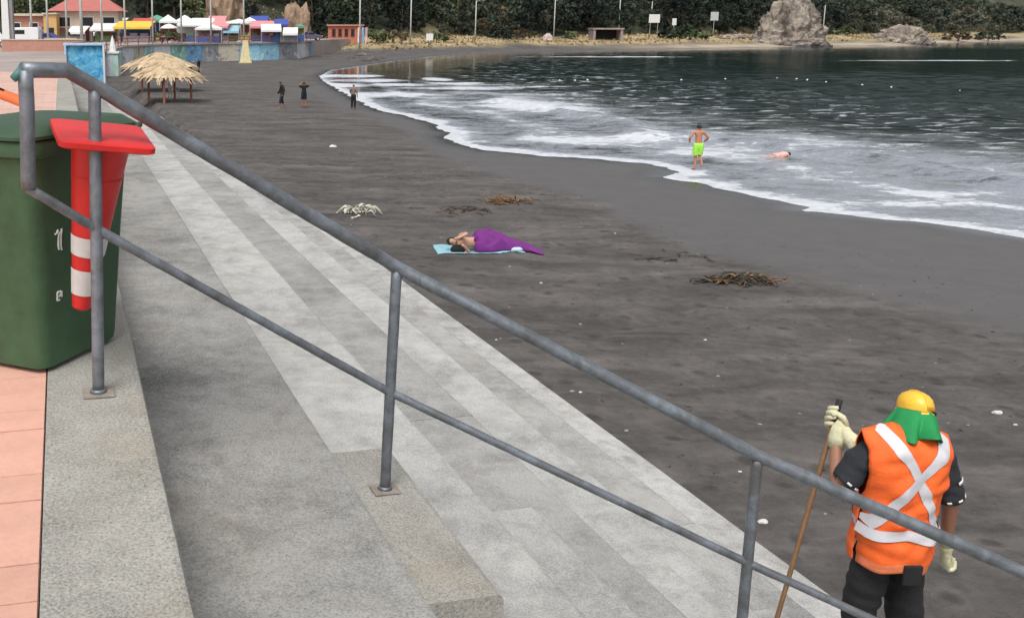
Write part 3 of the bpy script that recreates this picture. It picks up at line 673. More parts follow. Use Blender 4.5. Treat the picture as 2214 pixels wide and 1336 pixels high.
# vest: back and front panels meeting over the shoulders and down the sides
def va(z): return float(np.interp(z, [.78, .9, 1.05, 1.2, 1.34, 1.42, 1.5], [.176, .184, .184, .202, .228, .244, .24]))
def vb(z): return float(np.interp(z, [.78, .9, 1.05, 1.2, 1.34, 1.42, 1.5], [.172, .175, .158, .152, .148, .13, .08]))
def ztop(x): return 1.505 - 0.27 * max(0, abs(x) - .07) ** 1.0 - (0.02 if abs(x) < .07 else 0) * (1 - abs(x) / .07)
def vwide(z): return float(np.interp(z, [.78, 1.14, 1.2, 1.26, 1.34, 1.42, 1.5], [1.0, 1.0, .97, .94, .93, .97, 1.0]))
def vest_pt(u, v, side, off=0.0):
    """u across -1..1, v up 0..1; side -1 back, +1 front"""
    z0 = .79 + 0.016 * math.cos(u * 5 + 1) + .01 * u
    x = 0.0; z = z0
    for _ in range(4):
        z = z0 + v * (ztop(x) - z0); x = u * va(z) * vwide(z)
    t = min(.999, abs(x) / va(z)); y = side * vb(z) * math.sqrt(1 - t ** 2.3)
    top = max(0, (v - .88) / .12); y = y * (1 - top ** 2.2) + 0.02 * top
    if side < 0: y += 0.012 * math.exp(-(x / .05) ** 2) * (1 - top) * (1 if z > 1.0 else 0)
    p = Vector((x, y, z))
    fold = 0.018 * noise.noise(Vector((x * 9, side * 3, z * 5))) + 0.018 * noise.noise(Vector((x * 6 + z * 9, side, z * 16 - x * 10))) + 0.007 * noise.noise(Vector((x * 22, side * 2, z * 4)))
    nrm = Vector((x * 2.0, y * 2.6, 0)).normalized() if abs(x) + abs(y) > 1e-4 else Vector((0, side, 0))
    if top > 0: nrm = (nrm + Vector((0, 0, top * 2))).normalized()
    return p + nrm * (0.012 + fold * (1 - .6 * top) + off) + Vector((.05 * (z - .9) - .022, -.004, -.07 * x * max(0, v)))
for side, nm in ((-1, 'vest_back'), (1, 'vest_front')):
    nu, nv = 44, 56; vv = []; ff = []; ms = []
    for j in range(nv + 1):
        for i in range(nu + 1): vv.append(vest_pt(-1 + 2 * i / nu, j / nv, side))
    for j in range(nv):
        for i in range(nu):
            a = j * (nu + 1) + i; ff.append((a, a + 1, a + nu + 2, a + nu + 1) if side < 0 else (a, a + nu + 1, a + nu + 2, a + 1)); ms.append(1 if (j < 4 and side < 0) else 0)
    m = MB(); m.add(vv, ff); m.m = ms; o = m.build(nm, [VEST, VEST_H], worker, smooth=True)
    so = o.modifiers.new('thick', 'SOLIDIFY'); so.thickness = 0.004; so.offset = 0
def strip(name, p0, p1, wd, side=-1, n=26, mat=TAPE, off=0.006, curve_=0):
    """tape laid on the vest between two (u, v) points"""
    vv = []; ff = []
    du = (p1[0] - p0[0]) * .21; dv = (p1[1] - p0[1]) * .68; L = math.hypot(du, dv); nu_, nv_ = -dv / L, du / L
    for i in range(n + 1):
        t = i / n; u = p0[0] + (p1[0] - p0[0]) * t; v = p0[1] + (p1[1] - p0[1]) * t + curve_ * math.sin(math.pi * t)
        for k in (-1, -.33, .33, 1):
            vv.append(vest_pt(max(-1, min(1, u + k * nu_ * wd / 2 / .21)), max(0, min(1, v + k * nv_ * wd / 2 / .68)), side, off))
    for i in range(n):
        for k in range(3): a = i * 4 + k; ff.append((a, a + 1, a + 5, a + 4))
    m = MB(); m.add(vv, ff); return m.build(name, mat, worker, smooth=True)
strip('reflective_tape', (-.63, 1.0), (.78, .31), .05)
strip('reflective_tape', (.72, .985), (-.98, .335), .05, off=.009)
strip('reflective_tape', (-1, .285), (1, .285), .05, off=.013)
strip('reflective_tape', (-1, .285), (1, .285), .05, 1)
strip('reflective_tape', (-.55, .99), (-.5, .3), .05, 1); strip('reflective_tape', (.55, .99), (.5, .3), .05, 1)
# dark pouch hanging below the hem
pk = MB(); pk.loft([rrect(.10, .02, .008, z_, cx=-.015, cy=-.195 - .002 * k) for k, z_ in enumerate((.745, .77, .82, .85))]); pk.build('back_pocket', TROUS, worker, bevel=.003)
# white print on the sleeves
for (a, b_, t0, t1, ang, wdt) in (('rsh', 'rel', .52, .58, -50, .8), ('rsh', 'rel', .86, .9, -80, .35), ('rsh', 'rel', .86, .9, -35, .35), ('rsh', 'rel', .86, .9, -125, .3), ('lsh', 'lel', .76, .8, -60, .5), ('lsh', 'lel', .76, .8, -110, .4)):
    A_ = Vector(J[a][0]); B_ = Vector(J[b_][0]); e = (B_ - A_).normalized(); fr = e.to_track_quat('Z', 'Y').to_matrix()
    vv = []; ff = []; n_ = 8
    for i in range(n_ + 1):
        for t in (t0, t1):
            th = R(ang) + wdt * (i / n_ - .5); rr = float(np.interp(t, [0, 1], [.075, .06])) * 1.0 + .014
            c0 = A_.lerp(B_, t); dirx = Vector((math.cos(th), math.sin(th), 0)); dirx = (dirx - e * dirx.dot(e)).normalized()
            vv.append(c0 + dirx * rr)
    for i in range(n_): ff.append((2 * i, 2 * i + 2, 2 * i + 3, 2 * i + 1))
    m = MB(); m.add(vv, ff); o = m.build('sleeve_print', WHITE, worker, smooth=True); so = o.modifiers.new('t', 'SOLIDIFY'); so.thickness = .003
# helmet
YEL = M('yellow_helmet', (0.84, 0.48, 0.04), 0.42, 0.16, 9, 0.06, 60, coat=0.15)
HC = Vector((.132, .128, 1.556)); HM = Matrix.Translation(HC) @ Matrix.Rotation(R(-14), 4, 'X') @ Matrix.Rotation(R(3), 4, 'Y') @ Matrix.Scale(.8, 4)
hm = MB(); prof = [(.103, -.02), (.106, 0), (.104, .03), (.095, .062), (.075, .088), (.045, .104), (.02, .109), (.003, .11)]
hm.lathe([(r_, z_) for r_, z_ in prof], 36, HM @ Matrix.Diagonal((1, 1.2, 1, 1))); o = hm.build('helmet', YEL, worker, smooth=True)
m = MB(); m.tube([HM @ Vector((0, 1.2 * r_ * sgn, z_ + .002)) for sgn, rng_ in ((-1, prof), (1, prof[::-1])) for r_, z_ in rng_][1:-1], .0045, 8); m.build('helmet_ridge', YEL, o, smooth=True).matrix_parent_inverse = Matrix()
m = MB(); m.lathe([(.103, -.022), (.113, -.026), (.114, -.022), (.106, -.012)], 36, HM @ Matrix.Diagonal((1, 1.22, 1, 1)), cap=False); o2 = m.build('helmet_brim', YEL, worker, smooth=True); so = o2.modifiers.new('t', 'SOLIDIFY'); so.thickness = .004
m = MB(); m.box(HM @ Vector((.02, -.128, .012)), (.05, .012, .022), HM.to_3x3()); m.build('helmet_emblem', M('ochre_badge', (0.5, 0.22, 0.01), 0.5), worker, bevel=.004)
m = MB(); m.tube([HM @ Vector((.045, -.112, -.018)), HM @ Vector((.046, -.128, -.02))], .012, 10); m.build('ratchet_knob', BLACK, worker)
# green neck flap: flared, folded cloth hanging from the helmet
FLAP = M('green_flap', (0.01, 0.24, 0.065), 0.75, 0.12, 6, 0.15, 80)
vv = []; ff = []; na, nr = 64, 14
for j in range(nr + 1):
    t = j / nr
    for i in range(na + 1):
        a = R(-195 + 210 * i / na)                            # round the back of the head
        ca, sa_ = math.cos(a), math.sin(a)
        fl = .104 + .058 * t ** .75 + .030 * t * math.sin(a * 5 + .8) + .016 * t * math.sin(a * 9 + 2)
        p = Vector((ca * fl, sa_ * fl * (1.1 + (.7 * t if sa_ < 0 else 0)), -.006 - .19 * t + .018 * t * math.sin(a * 4 + .4) + .03 * t * t * max(0, -sa_)))
        vv.append(HM @ p + Vector((-.085 * t, 0, 0)))
for j in range(nr):
    for i in range(na): a = j * (na + 1) + i; ff.append((a, a + 1, a + na + 2, a + na + 1))
m = MB(); m.add(vv, ff); o = m.build('neck_flap', FLAP, worker, smooth=True); so = o.modifiers.new('t', 'SOLIDIFY'); so.thickness = .004
for sx in (-1, 1):
    m = MB(); m.lathe([(.004, -.012), (.02, -.006), (.022, .0), (.016, .006)], 12, Matrix.Translation((.098 + sx * .06, .105, 1.525)) @ Matrix.Rotation(R(90 * sx), 4, 'Y')); m.build('ear', SKIN, worker, smooth=True)
    m = MB(); m.lathe([(.002, -.01), (.009, -.006), (.011, 0), (.009, .006), (.002, .01)], 10, Matrix.Translation((.11 + sx * .027, .19, 1.545))); m.build('eye', WHITE, worker, smooth=True)
m = MB(); m.tube([(.085, .182, 1.49), (.105, .192, 1.488), (.125, .184, 1.49)], .006, 8); m.build('mouth', M('lips', (0.3, 0.1, 0.08), 0.5), worker, smooth=True)
# gloves
GLOVE = M('cream_glove', (0.62, 0.60, 0.40), 0.8, 0.22, 12, 0.4, 60)
CUFF = M('cuff_dark', (0.2, 0.05, 0.05), 0.8)
def glove(name, wrist, hand, axis_, grip_r, curl, side, gs=1.0):
    """palm beside the gripped axis, four unequal fingers wrapped round it, thumb from the palm's side"""
    wrist = Vector(wrist); hand = Vector(hand); f = (hand - wrist).normalized()
    m = MB()
    a = Vector(axis_).normalized(); out = f.cross(a).normalized() * side
    pc = hand
    rings = []
    for t, wd, th in ((-.09, .040, .036), (-.075, .044, .040), (-.04, .036, .030), (0, .044, .026), (.04, .048, .026), (.07, .046, .023), (.085, .03, .014)):
        c0 = pc + f * (t)
        rings.append([c0 + a * math.cos(x) * wd + out * math.sin(x) * th for x in [2 * math.pi * k / 16 for k in range(16)]])
    m.loft(rings)
    for k, (w_, ln) in enumerate(((.034, .072), (.012, .08), (-.011, .076), (-.033, .06))):
        p = pc + f * .07 + a * w_; pts = [pc + f * .04 + a * w_, p]; d = f.copy(); ang = 0
        for s_ in range(4):
            ang += curl / 4; rot = Matrix.Rotation(ang * side, 3, a); d2 = rot @ f
            p = p + d2 * ln / 4 * 1.15; pts.append(p)
        m.tube(pts, [.0125, .0125, .012, .0115, .011, .008], 9)
    p0 = pc + f * -.005 + a * .036
    m.tube([p0, p0 + a * .02 + f * .02 - out * .012, p0 + a * .018 + f * .045 - out * .032, p0 + a * .002 + f * .058 - out * .05], [.015, .014, .0125, .009], 9)
    o = m.build(name, GLOVE, worker, smooth=True)
    if gs != 1.0:
        o.matrix_basis = Matrix.Translation(hand) @ Matrix.Scale(gs, 4) @ Matrix.Translation(-hand)
    else:
        m = MB(); m.tube([wrist - f * .035, wrist - f * .01, wrist + f * .012], [.036, .041, .043], 16); m.build('glove_cuff', GLOVE, worker, smooth=True)
    return o
fdir = Vector((-.35, .75, .45)).normalized(); hp_ = hl + Vector((.034, -.012, 0)); glove('glove', hp_ - fdir * .1, hp_ - fdir * .03, Wi.to_3x3() @ -pdir, .015, 3.7, 1, 1.22)
m = MB(); m.tube([lw_ + Vector((0, 0, -.02)), lw_.lerp(hp_, .4), lw_.lerp(hp_, .75), hp_ + Vector((0, 0, .01))], [.042, .046, .044, .04], 16); m.build('glove_cuff', GLOVE, worker, smooth=True)
glove('glove', J['rwr'][0], (.378, .085, .745), (0.25, 1, .1), .02, 3.0, -1)
rake = thing('rake', 'long brown wooden rake handle with black grip held by the person in orange', 'rake', pend)
def putk(mb, name, mat, **kw):
    o = mb.build(name, mat, rake, **kw); o.matrix_parent_inverse = Matrix.Translation(-pend); return o
WOODP = M('worn_wood', (0.23, 0.125, 0.06), 0.7, 0.3, 8, 0.2, 60)
putk(MB().tube(dense([pt + pdir * .05, pend - pdir * .04]), .0135, 10, wob=.05), 'handle', WOODP, smooth=True)
putk(MB().tube([pt, pt + pdir * .13], [.0165, .0175], 12), 'grip', BLACK, smooth=True)
hb = MB(); hx = Vector((.94, .3, 0)); hb.tube([pend - hx * .2 + Vector((0, 0, .04)), pend + hx * .2 + Vector((0, 0, .04))], .012, 8); putk(hb, 'rake_head', BLACK)
for k in range(9):
    q0 = pend + hx * (-.19 + .0475 * k) + Vector((0, 0, .04)); putk(MB().tube([q0, q0 + Vector((.01, .03, -.02)), q0 + Vector((.01, .035, -.055))], .004, 6), 'tine', BLACK)
# ---------------- figures further off
def figure(label, loc, h, rz, pose, cloth, group=None, skin=None, name='person', sub=2):
    skin = skin or SKIN
    P = dict(pelvis=(0, 0, .54), spine=(0, 0, .63), chest=(0, 0, .74), ribs=(0, .0, .81), neck=(0, 0, .855), jaw=(0, .01, .885), skull=(0, .012, .925), crown=(0, .005, .965),
             lsh=(-.105, 0, .805), lel=(-.145, 0, .63), lwr=(-.155, .03, .485), lha=(-.155, .035, .44), rsh=(.105, 0, .805), rel=(.145, 0, .63), rwr=(.155, .03, .485), rha=(.155, .035, .44),
             lhip=(-.055, 0, .51), lkn=(-.06, .012, .285), lan=(-.062, -.01, .045), lto=(-.068, .07, .018), rhip=(.055, 0, .51), rkn=(.06, .012, .285), ran=(.062, -.01, .045), rto=(.068, .07, .018))
    P.update(pose)
    rad = dict(pelvis=(.085, .062), spine=(.078, .056), chest=(.09, .062), ribs=(.07, .05), neck=.03, jaw=(.034, .04), skull=(.043, .05), crown=(.03, .035), lsh=.038, lel=.026, lwr=.018, lha=.02, rsh=.038, rel=.026, rwr=.018, rha=.02, lhip=.052, lkn=.035, lan=.022, lto=.018, rhip=.052, rkn=.035, ran=.022, rto=.018)
    Jn = {k: (P[k], rad[k]) for k in P}; bones = [b_ for b_ in BN if 'nose' not in b_]
    V, Fc, RG, CT = skin_body(Jn, bones, 'pelvis', sub); N = vnormals(V, Fc)
    t = thing(name, label, 'person', loc, rz, group); t.scale = (h, h, h)
    np_obj('body', V, Fc, skin, t)
    bi = {b_: i for i, b_ in enumerate(bones)}
    def along(c, a, b_):
        a = np.array(P[a]); b_ = np.array(P[b_]); e = b_ - a; return ((c - a) @ e) / (e @ e)
    def sel(spec):
        out = []
        for r, c in zip(RG, CT):
            k = False; bn = bones[r]
            if 'torso' in spec and bn in (('pelvis', 'spine'), ('spine', 'chest'), ('chest', 'ribs'), ('ribs', 'lsh'), ('ribs', 'rsh')): k = True
            if 'hips' in spec and (bn in (('pelvis', 'lhip'), ('pelvis', 'rhip')) or (bn == ('pelvis', 'spine') and along(c, *bn) < .55)): k = True
            if 'thigh' in spec and bn in (('lhip', 'lkn'), ('rhip', 'rkn')) and along(c, *bn) < spec['thigh']: k = True
            if 'shin' in spec and bn in (('lkn', 'lan'), ('rkn', 'ran')) and along(c, *bn) < spec['shin']: k = True
            if 'upper' in spec and bn in (('lsh', 'lel'), ('rsh', 'rel')) and along(c, *bn) < spec['upper']: k = True
            if 'fore' in spec and bn in (('lel', 'lwr'), ('rel', 'rwr')) and along(c, *bn) < spec['fore']: k = True
            if 'hair' in spec and bn in (('skull', 'crown'), ('jaw', 'skull')):
                d = c - np.array(P['skull']); fwd = d[1]; k = d[2] > -.01 + fwd * .9 if spec['hair'] == 1 else d[2] > .015
            out.append(k)
        return out
    for nm, spec, mat, off in cloth: shell(nm, V, Fc, N, sel(spec), off, mat, t, 0.004, 14)
    return t
NAVY = M('navy_cloth', (0.012, 0.016, 0.035), 0.85, 0.3); BLK = M('black_cloth', (0.01, 0.01, 0.011), 0.85, 0.3); GREY = M('grey_cloth', (0.11, 0.105, 0.1), 0.85, 0.2); TANC = M('tan_cloth', (0.2, 0.15, 0.12), 0.85, 0.2)
LIME = M('lime_shorts', (0.42, 0.86, 0.10), 0.7, 0.1); PALE = M('pale_trousers', (0.2, 0.19, 0.2), 0.8, 0.2)
walk = dict(lkn=(-.06, .075, .295), lan=(-.062, .09, .05), lto=(-.066, .165, .02), rkn=(.06, .0, .28), ran=(.06, -.13, .06), rto=(.064, -.06, .018), lel=(-.15, -.05, .64), lwr=(-.15, .02, .50), lha=(-.15, .04, .46), rel=(.15, .05, .64), rwr=(.14, .14, .53), rha=(.14, .16, .5))
HR = ('hair', {'hair': 1}, HAIR, .006)
def gz(p): return float(land_z(np.array([p.x]), np.array([p.y]))[0])
def ground_at(px, py):
    p = at(px, py, 0)
    for _ in range(4): p = at(px, py, gz(p))
    return p
p = ground_at(610, 236); figure('person in dark clothes walking on the beach, leftmost of the three by the surf', p, 1.66, R(100), dict(walk, ribs=(0, .03, .805), neck=(0, .05, .85), jaw=(0, .065, .88), skull=(0, .07, .918), crown=(0, .068, .955)), [('jacket', {'torso': 1, 'upper': 1, 'fore': .9}, BLK, .014), ('trousers', {'hips': 1, 'thigh': 1.1, 'shin': .35}, NAVY, .01), HR])
p = ground_at(657, 234); figure('person in black top and navy shorts with hands raised, middle of three walkers', p, 1.6, R(15), dict(lel=(-.19, .03, .82), lwr=(-.1, .03, .93), lha=(-.06, .02, .95), rel=(.19, .03, .82), rwr=(.1, .03, .93), rha=(.06, .02, .95)), [('top', {'torso': 1, 'upper': .9}, BLK, .013), ('shorts', {'hips': 1, 'thigh': .8}, NAVY, .012), HR])
p = ground_at(764, 236); figure('person in tan top and black trousers standing at the edge of the surf', p, 1.5, R(-20), dict(lel=(-.15, .04, .65), lwr=(-.09, .1, .58), lha=(-.06, .12, .57)), [('top', {'torso': 1, 'upper': .8}, TANC, .012), ('trousers', {'hips': 1, 'thigh': 1.1, 'shin': .9}, BLK, .012), ('cap', {'hair': 2}, GREY, .012)])
p = ground_at(430, 158); figure('small far person all in black standing beside the thatched shelter', p, 1.45, R(60), {}, [('coat', {'torso': 1, 'upper': 1, 'fore': .9, 'hips': 1}, BLK, .014), ('trousers', {'thigh': 1.1, 'shin': .95}, BLK, .012), HR])
p = at(1506, 368, ZW + 0.02); figure('bare-chested person in bright lime shorts running through the shallow surf', p - Vector((0, 0, .03)), 1.66, R(-8), dict(walk, chest=(0, .02, .74), ribs=(0, .035, .805), neck=(0, .05, .85), jaw=(.005, .065, .882), skull=(.005, .07, .92), crown=(.005, .065, .96), lsh=(-.112, .03, .80), rsh=(.112, .03, .80), lel=(-.185, -.03, .69), lwr=(-.16, .08, .60), lha=(-.15, .1, .58), rel=(.19, .0, .69), rwr=(.15, .11, .62), rha=(.14, .13, .61), rkn=(.05, .05, .3), ran=(.05, -.16, .2), rto=(.05, -.19, .13), lkn=(-.03, .05, .285), lan=(-.035, .0, .045)),
       [('shorts', {'hips': 1, 'thigh': .78}, LIME, .014), HR], skin=M('sunburnt_skin', (0.42, 0.17, 0.10), 0.5, 0.1))
# bather rolling in the shallows
p = at(1662, 340, ZW); bt_ = figure('pale person in pink lying face down in the breaking foam', p + Vector((-.4, 0, -.07)), 1.4, 0, {}, [('swimsuit', {'torso': 1, 'hips': 1}, M('pink_swimsuit', (0.75, 0.42, 0.38), 0.6), .012), HR], skin=SKIN_L)
bt_.rotation_euler = (R(-82), R(8), R(-80))
# ---------------- sleeper under a purple blanket
pl0 = ground_at(1052, 546)
TURQ = M('turquoise_towel', (0.25, 0.47, 0.53), 0.9, 0.2, 5, 0.3, 60); PURP = M('purple_blanket', (0.16, 0.022, 0.19), 0.85, 0.25, 4, 0.3, 50)
def gzxy(x, y): return float(land_z(np.array([x]), np.array([y]))[0])
lay = figure('dark-haired person asleep on their side on a turquoise towel, wrapped in purple', pl0 + Vector((-.1, .12, .17)), 1.7, 0,
    dict(lsh=(-.1, .05, .80), rsh=(.1, .05, .80), lel=(-.15, .17, .74), lwr=(-.10, .2, .86), lha=(-.08, .17, .9), rel=(.10, .19, .70), rwr=(.0, .24, .78), rha=(-.03, .25, .82), lkn=(-.02, .07, .31), lan=(.035, .03, .14), lto=(.045, .05, .08), rkn=(.07, .05, .30), ran=(.075, .0, .13), rto=(.075, .03, .07), jaw=(-.02, .035, .885), skull=(-.03, .045, .925), crown=(-.035, .045, .965)),
    [HR], skin=SKIN_L)
lay.rotation_mode = 'XYZ'
# lie down: body axis along -x (head to the left), front turned to the camera
lay.matrix_world = Matrix.Translation(pl0 + Vector((.80, .13, .19))) @ Matrix(((0, 0, -1, 0), (0, -1, 0, 0), (-1, 0, 0, 0), (0, 0, 0, 1))) @ Matrix.Scale(1.7, 4)
tw = MB(); vv = []; ff = []; nx_, ny_ = 40, 14
for j in range(ny_ + 1):
    for i in range(nx_ + 1):
        x = -1.08 + 1.85 * i / nx_; y = -.22 + .75 * j / ny_ + .05 * math.sin(i * .4)
        X, Y = pl0.x + x, pl0.y + y; vv.append((X, Y, gzxy(X, Y) + .022 + .03 * abs(noise.noise(Vector((x * 4, y * 7, 0))))))
for j in range(ny_):
    for i in range(nx_): a = j * (nx_ + 1) + i; ff.append((a, a + 1, a + nx_ + 2, a + nx_ + 1))
tw.add(vv, ff); o = tw.build('beach_towel', TURQ, smooth=True); tag(o, 'turquoise towel on the dark sand under the sleeping person', 'towel')
so = o.modifiers.new('t', 'SOLIDIFY'); so.thickness = .012
rings = []; n_ = 40
secs = [(-.26, .16, .28), (-.2, .23, .37), (-.05, .25, .40), (.1, .26, .40), (.28, .27, .35), (.42, .26, .27), (.55, .23, .20), (.75, .19, .14), (.9, .18, .10), (1.02, .22, .06), (1.12, .24, .04), (1.17, .22, .025)]
for x, hw, hh in [(np.interp(t, np.linspace(0, 1, len(secs)), [q_[0] for q_ in secs]), np.interp(t, np.linspace(0, 1, len(secs)), [q_[1] for q_ in secs]), np.interp(t, np.linspace(0, 1, len(secs)), [q_[2] for q_ in secs])) for t in np.linspace(0, 1, 44)]:
    rg_ = []
    for k in range(n_):
        a = math.pi * (k / (n_ - 1)); ca, sa_ = math.cos(a), math.sin(a)
        y = .14 - .16 * max(0, (x - .4)) + hw * 1.15 * math.copysign(abs(ca) ** .7, ca); z = hh * sa_ ** .8
        f_ = 1 - .3 * abs(noise.noise(Vector((x * 5 - ca * 4, ca * 3 + x * 2, 7)))) + .3 * noise.noise(Vector((x * 6 + ca * 3, ca * 2.2, x * 2))) + .26 * noise.noise(Vector((x * 12 + ca * 4, ca * 5, 3)))
        X, Y = pl0.x + x + .02 * math.sin(a * 6), pl0.y + y * (1 + .1 * noise.noise(Vector((x * 4, a, 9))))
        rg_.append(Vector((X, Y, gzxy(X, Y) + .03 + z * f_)))
    rings.append(rg_)
bl = MB(); bl.loft(rings, cap=False, closed=False); o = bl.build('purple_blanket', PURP, smooth=True); tag(o, 'crumpled purple blanket draped over the sleeping person on the beach', 'blanket')
so = o.modifiers.new('t', 'SOLIDIFY'); so.thickness = .012
bg_ = MB(); bgp = pl0 + Vector((-.62, -.06, 0)); bg_.loft([[Vector((bgp.x + (.16 * r_) * math.cos(t) , bgp.y + .09 * r_ * math.sin(t), gzxy(bgp.x, bgp.y) + .03 + z_ + .01 * math.sin(3 * t))) for t in [2 * math.pi * k / 20 for k in range(20)]] for z_, r_ in ((0, .9), (.03, 1.05), (.08, 1.0), (.12, .8), (.14, .4))]); o = bg_.build('black_bag', BLK, smooth=True); tag(o, 'small black bag on the turquoise towel by the sleeper', 'bag')
wb = MB(); wp = pl0 + Vector((.62, -.12, 0)); wb.loft([[Vector((wp.x + .13 * r_ * math.cos(t) * (1 + .2 * math.sin(2 * t)), wp.y + .07 * r_ * math.sin(t), gzxy(wp.x, wp.y) + .02 + z_)) for t in [2 * math.pi * k / 18 for k in range(18)]] for z_, r_ in ((0, .9), (.025, 1.05), (.06, .9), (.085, .5))]); o = wb.build('folded_cloth', M('pale_blue_cloth', (0.5, 0.6, 0.75), 0.9), smooth=True); tag(o, 'pale blue cloth bundle beside the purple blanket', 'cloth')

# ---------------- wrack and litter on the sand
def ribbons(name, px, py, wd, dp, n, mats, label, cat, hgt=.12, seed=1, lw=(.015, .04)):
    rg = random.Random(seed); c0 = ground_at(px, py); m = MB()
    for i in range(n):
        x, y = c0.x + rg.gauss(0, .3) * wd, c0.y + rg.gauss(0, .3) * dp; a = rg.uniform(0, 6.28); z = rg.uniform(.0, hgt); pts = []; l_ = rg.uniform(.25, .6)
        for k in range(7):
            pts.append(Vector((x, y, gzxy(x, y) + .01 + z * max(0, math.sin(k / 6 * math.pi)) + rg.uniform(0, .02)))); x += math.cos(a) * l_ / 6; y += math.sin(a) * l_ / 6 * .8; a += rg.uniform(-.7, .7)
        w_ = rg.uniform(*lw); vv = []
        for k, p in enumerate(pts):
            sd2 = Vector((-math.sin(a), math.cos(a), rg.uniform(-.3, .3))) * w_ * (1 - abs(k - 3) / 5); vv += [p - sd2, p + sd2 + Vector((0, 0, .008))]
        m.add(vv, [(2 * k, 2 * k + 2, 2 * k + 3, 2 * k + 1) for k in range(6)], rg.randrange(len(mats)))
    for mi in range(len(mats) * 3):
        pass
    o = m.build(name, mats, smooth=True); so = o.modifiers.new('t', 'SOLIDIFY'); so.thickness = .008
    return tag(o, label, cat)
K1 = M('dark_kelp', (0.018, 0.02, 0.012), 0.45, 0.4, 10); K2 = M('brown_kelp', (0.10, 0.045, 0.015), 0.5, 0.4, 10); K3 = M('ochre_kelp', (0.22, 0.12, 0.05), 0.6, 0.3, 10); K4 = M('bleached_kelp', (0.52, 0.5, 0.42), 0.8, 0.15, 8)
ribbons('kelp_heap', 1600, 608, 1.0, .3, 80, [K1, K1, K1, K2, K2, K3], 'long dark brown heap of kelp on the sand near the wet shore', 'seaweed', .09, 3)
ribbons('kelp_heap', 1090, 438, .9, .4, 46, [K2, K3, K3], 'small orange-brown kelp clump above the sleeping person', 'seaweed', .14, 4)
ribbons('kelp_heap', 1005, 455, 1.3, .8, 26, [K2, K1], 'thin scattered brown seaweed left of the orange kelp clump', 'seaweed', .03, 5)['kind'] = 'stuff'
ribbons('dried_weed', 775, 460, .42, .6, 22, [K4], 'pale bleached tangle of dried weed on the sand beside the handrail', 'seaweed', .22, 6, (.03, .09))
ribbons('kelp_heap', 1440, 560, 1.6, .8, 14, [K2, K1], 'reddish scattered weed fragments along the wrack line', 'seaweed', .02, 8, (.008, .02))['kind'] = 'stuff'
#ribbons('kelp_heap', 2090, 695, .8, .3, 9, [K1], 'dark weed scraps at the edge of the wet sand on the right', 'seaweed', .05, 9, (.01, .03))
LIT = M('white_plastic', (0.6, 0.6, 0.57), 0.5, 0.1, 20)
def litter(px, py, sz, label, group=None):
    c0 = ground_at(px, py); m = MB(); bmh = bmesh.new(); bmesh.ops.create_icosphere(bmh, subdivisions=2, radius=1)
    vv = [Vector((v.co.x * sz * (1 + .4 * noise.noise(v.co * 2.3 + c0)), v.co.y * sz * .7 * (1 + .4 * noise.noise(v.co * 2.1 - c0)), max(-.2, v.co.z) * sz * .55 * (1 + .5 * noise.noise(v.co * 3 + c0)))) + c0 for v in bmh.verts]
    ff = [tuple(v.index for v in f.verts) for f in bmh.faces]; bmh.free(); m.add(vv, ff); return tag(m.build('plastic_scrap', LIT), label, 'litter', group, 'thing')
litter(720, 318, .15, 'rounded white plastic bag on the open sand beyond the handrail')
litter(2156, 892, .06, 'white crumpled plastic scrap on the sand right of the yellow helmet')
litter(1650, 1128, .05, 'white paper scrap on the sand off the lowest step near the third post')
for x, y in ((1073, 735), (1255, 848), (1330, 505), (1170, 612), (1525, 735), (1600, 1020), (2195, 918)): litter(x, y, .025, 'tiny pale scrap of litter lying on the dark sand', 'tiny scraps of litter on the sand')
# ---------------- float line
BUOY = M('white_float', (0.8, 0.8, 0.78), 0.4, 0.05)
m = MB(); m.lathe([(.02, -.16), (.12, -.12), (.19, -.04), (.2, .03), (.15, .12), (.06, .17), (.03, .2)], 12); bme = m.mesh('buoy', BUOY, True)
for x, y in ((1210, 176), (1243, 176), (1270, 175), (1473, 175), (1568, 173), (1680, 172), (1722, 173), (1745, 175), (1786, 180), (1814, 182), (1864, 186), (1927, 191), (1992, 195), (2075, 199), (2195, 204)):
    p = at(x, y, ZW); o = link('buoy', bme, None, (p.x, p.y, ZW + .06), random.uniform(0, 6)); k_ = p.y / 200; o.scale = (k_, k_, k_)
    tag(o, 'small white float of the bathing line on the dark water', 'buoy', 'floats marking the bathing line')

# ---------------- fine wrack and pebbles strewn over the dry sand
rs = np.random.RandomState(9); n_ = 9000; dx_ = rs.uniform(-12, 20, n_); dy_ = rs.uniform(7, 48, n_) ; o_ = (dx_ - K0.x) * NX + (dy_ - K0.y) * NY; sdd = sdist(dx_, dy_)
ok = (o_ > 5.75) & (sdd > 5) & (vnoise(dx_, dy_, .3, 41) + .6 * vnoise(dx_, dy_, 1.1, 42) > -.15); dx_, dy_ = dx_[ok], dy_[ok]; dz_ = land_z(dx_, dy_); m = MB(); mids = []
for x, y, z in zip(dx_, dy_, dz_):
    l_ = min(.045, float(rs.lognormal(-3.7, .5))); w_ = l_ * float(rs.uniform(.25, .8)); a = float(rs.uniform(0, 6.28)); c_, s_ = math.cos(a), math.sin(a); h_ = w_ * .5
    o0 = len(m.v); m.v += [(x + c_ * l_, y + s_ * l_, z), (x - s_ * w_, y + c_ * w_, z), (x - c_ * l_, y - s_ * l_, z), (x + s_ * w_, y - c_ * w_, z), (x, y, z + h_)]
    k_ = int(rs.choice([0, 0, 0, 0, 1, 1, 1, 1, 2])); 
    for q in ((0, 1, 4), (1, 2, 4), (2, 3, 4), (3, 0, 4)): m.f.append(tuple(o0 + i for i in q)); m.m.append(k_)
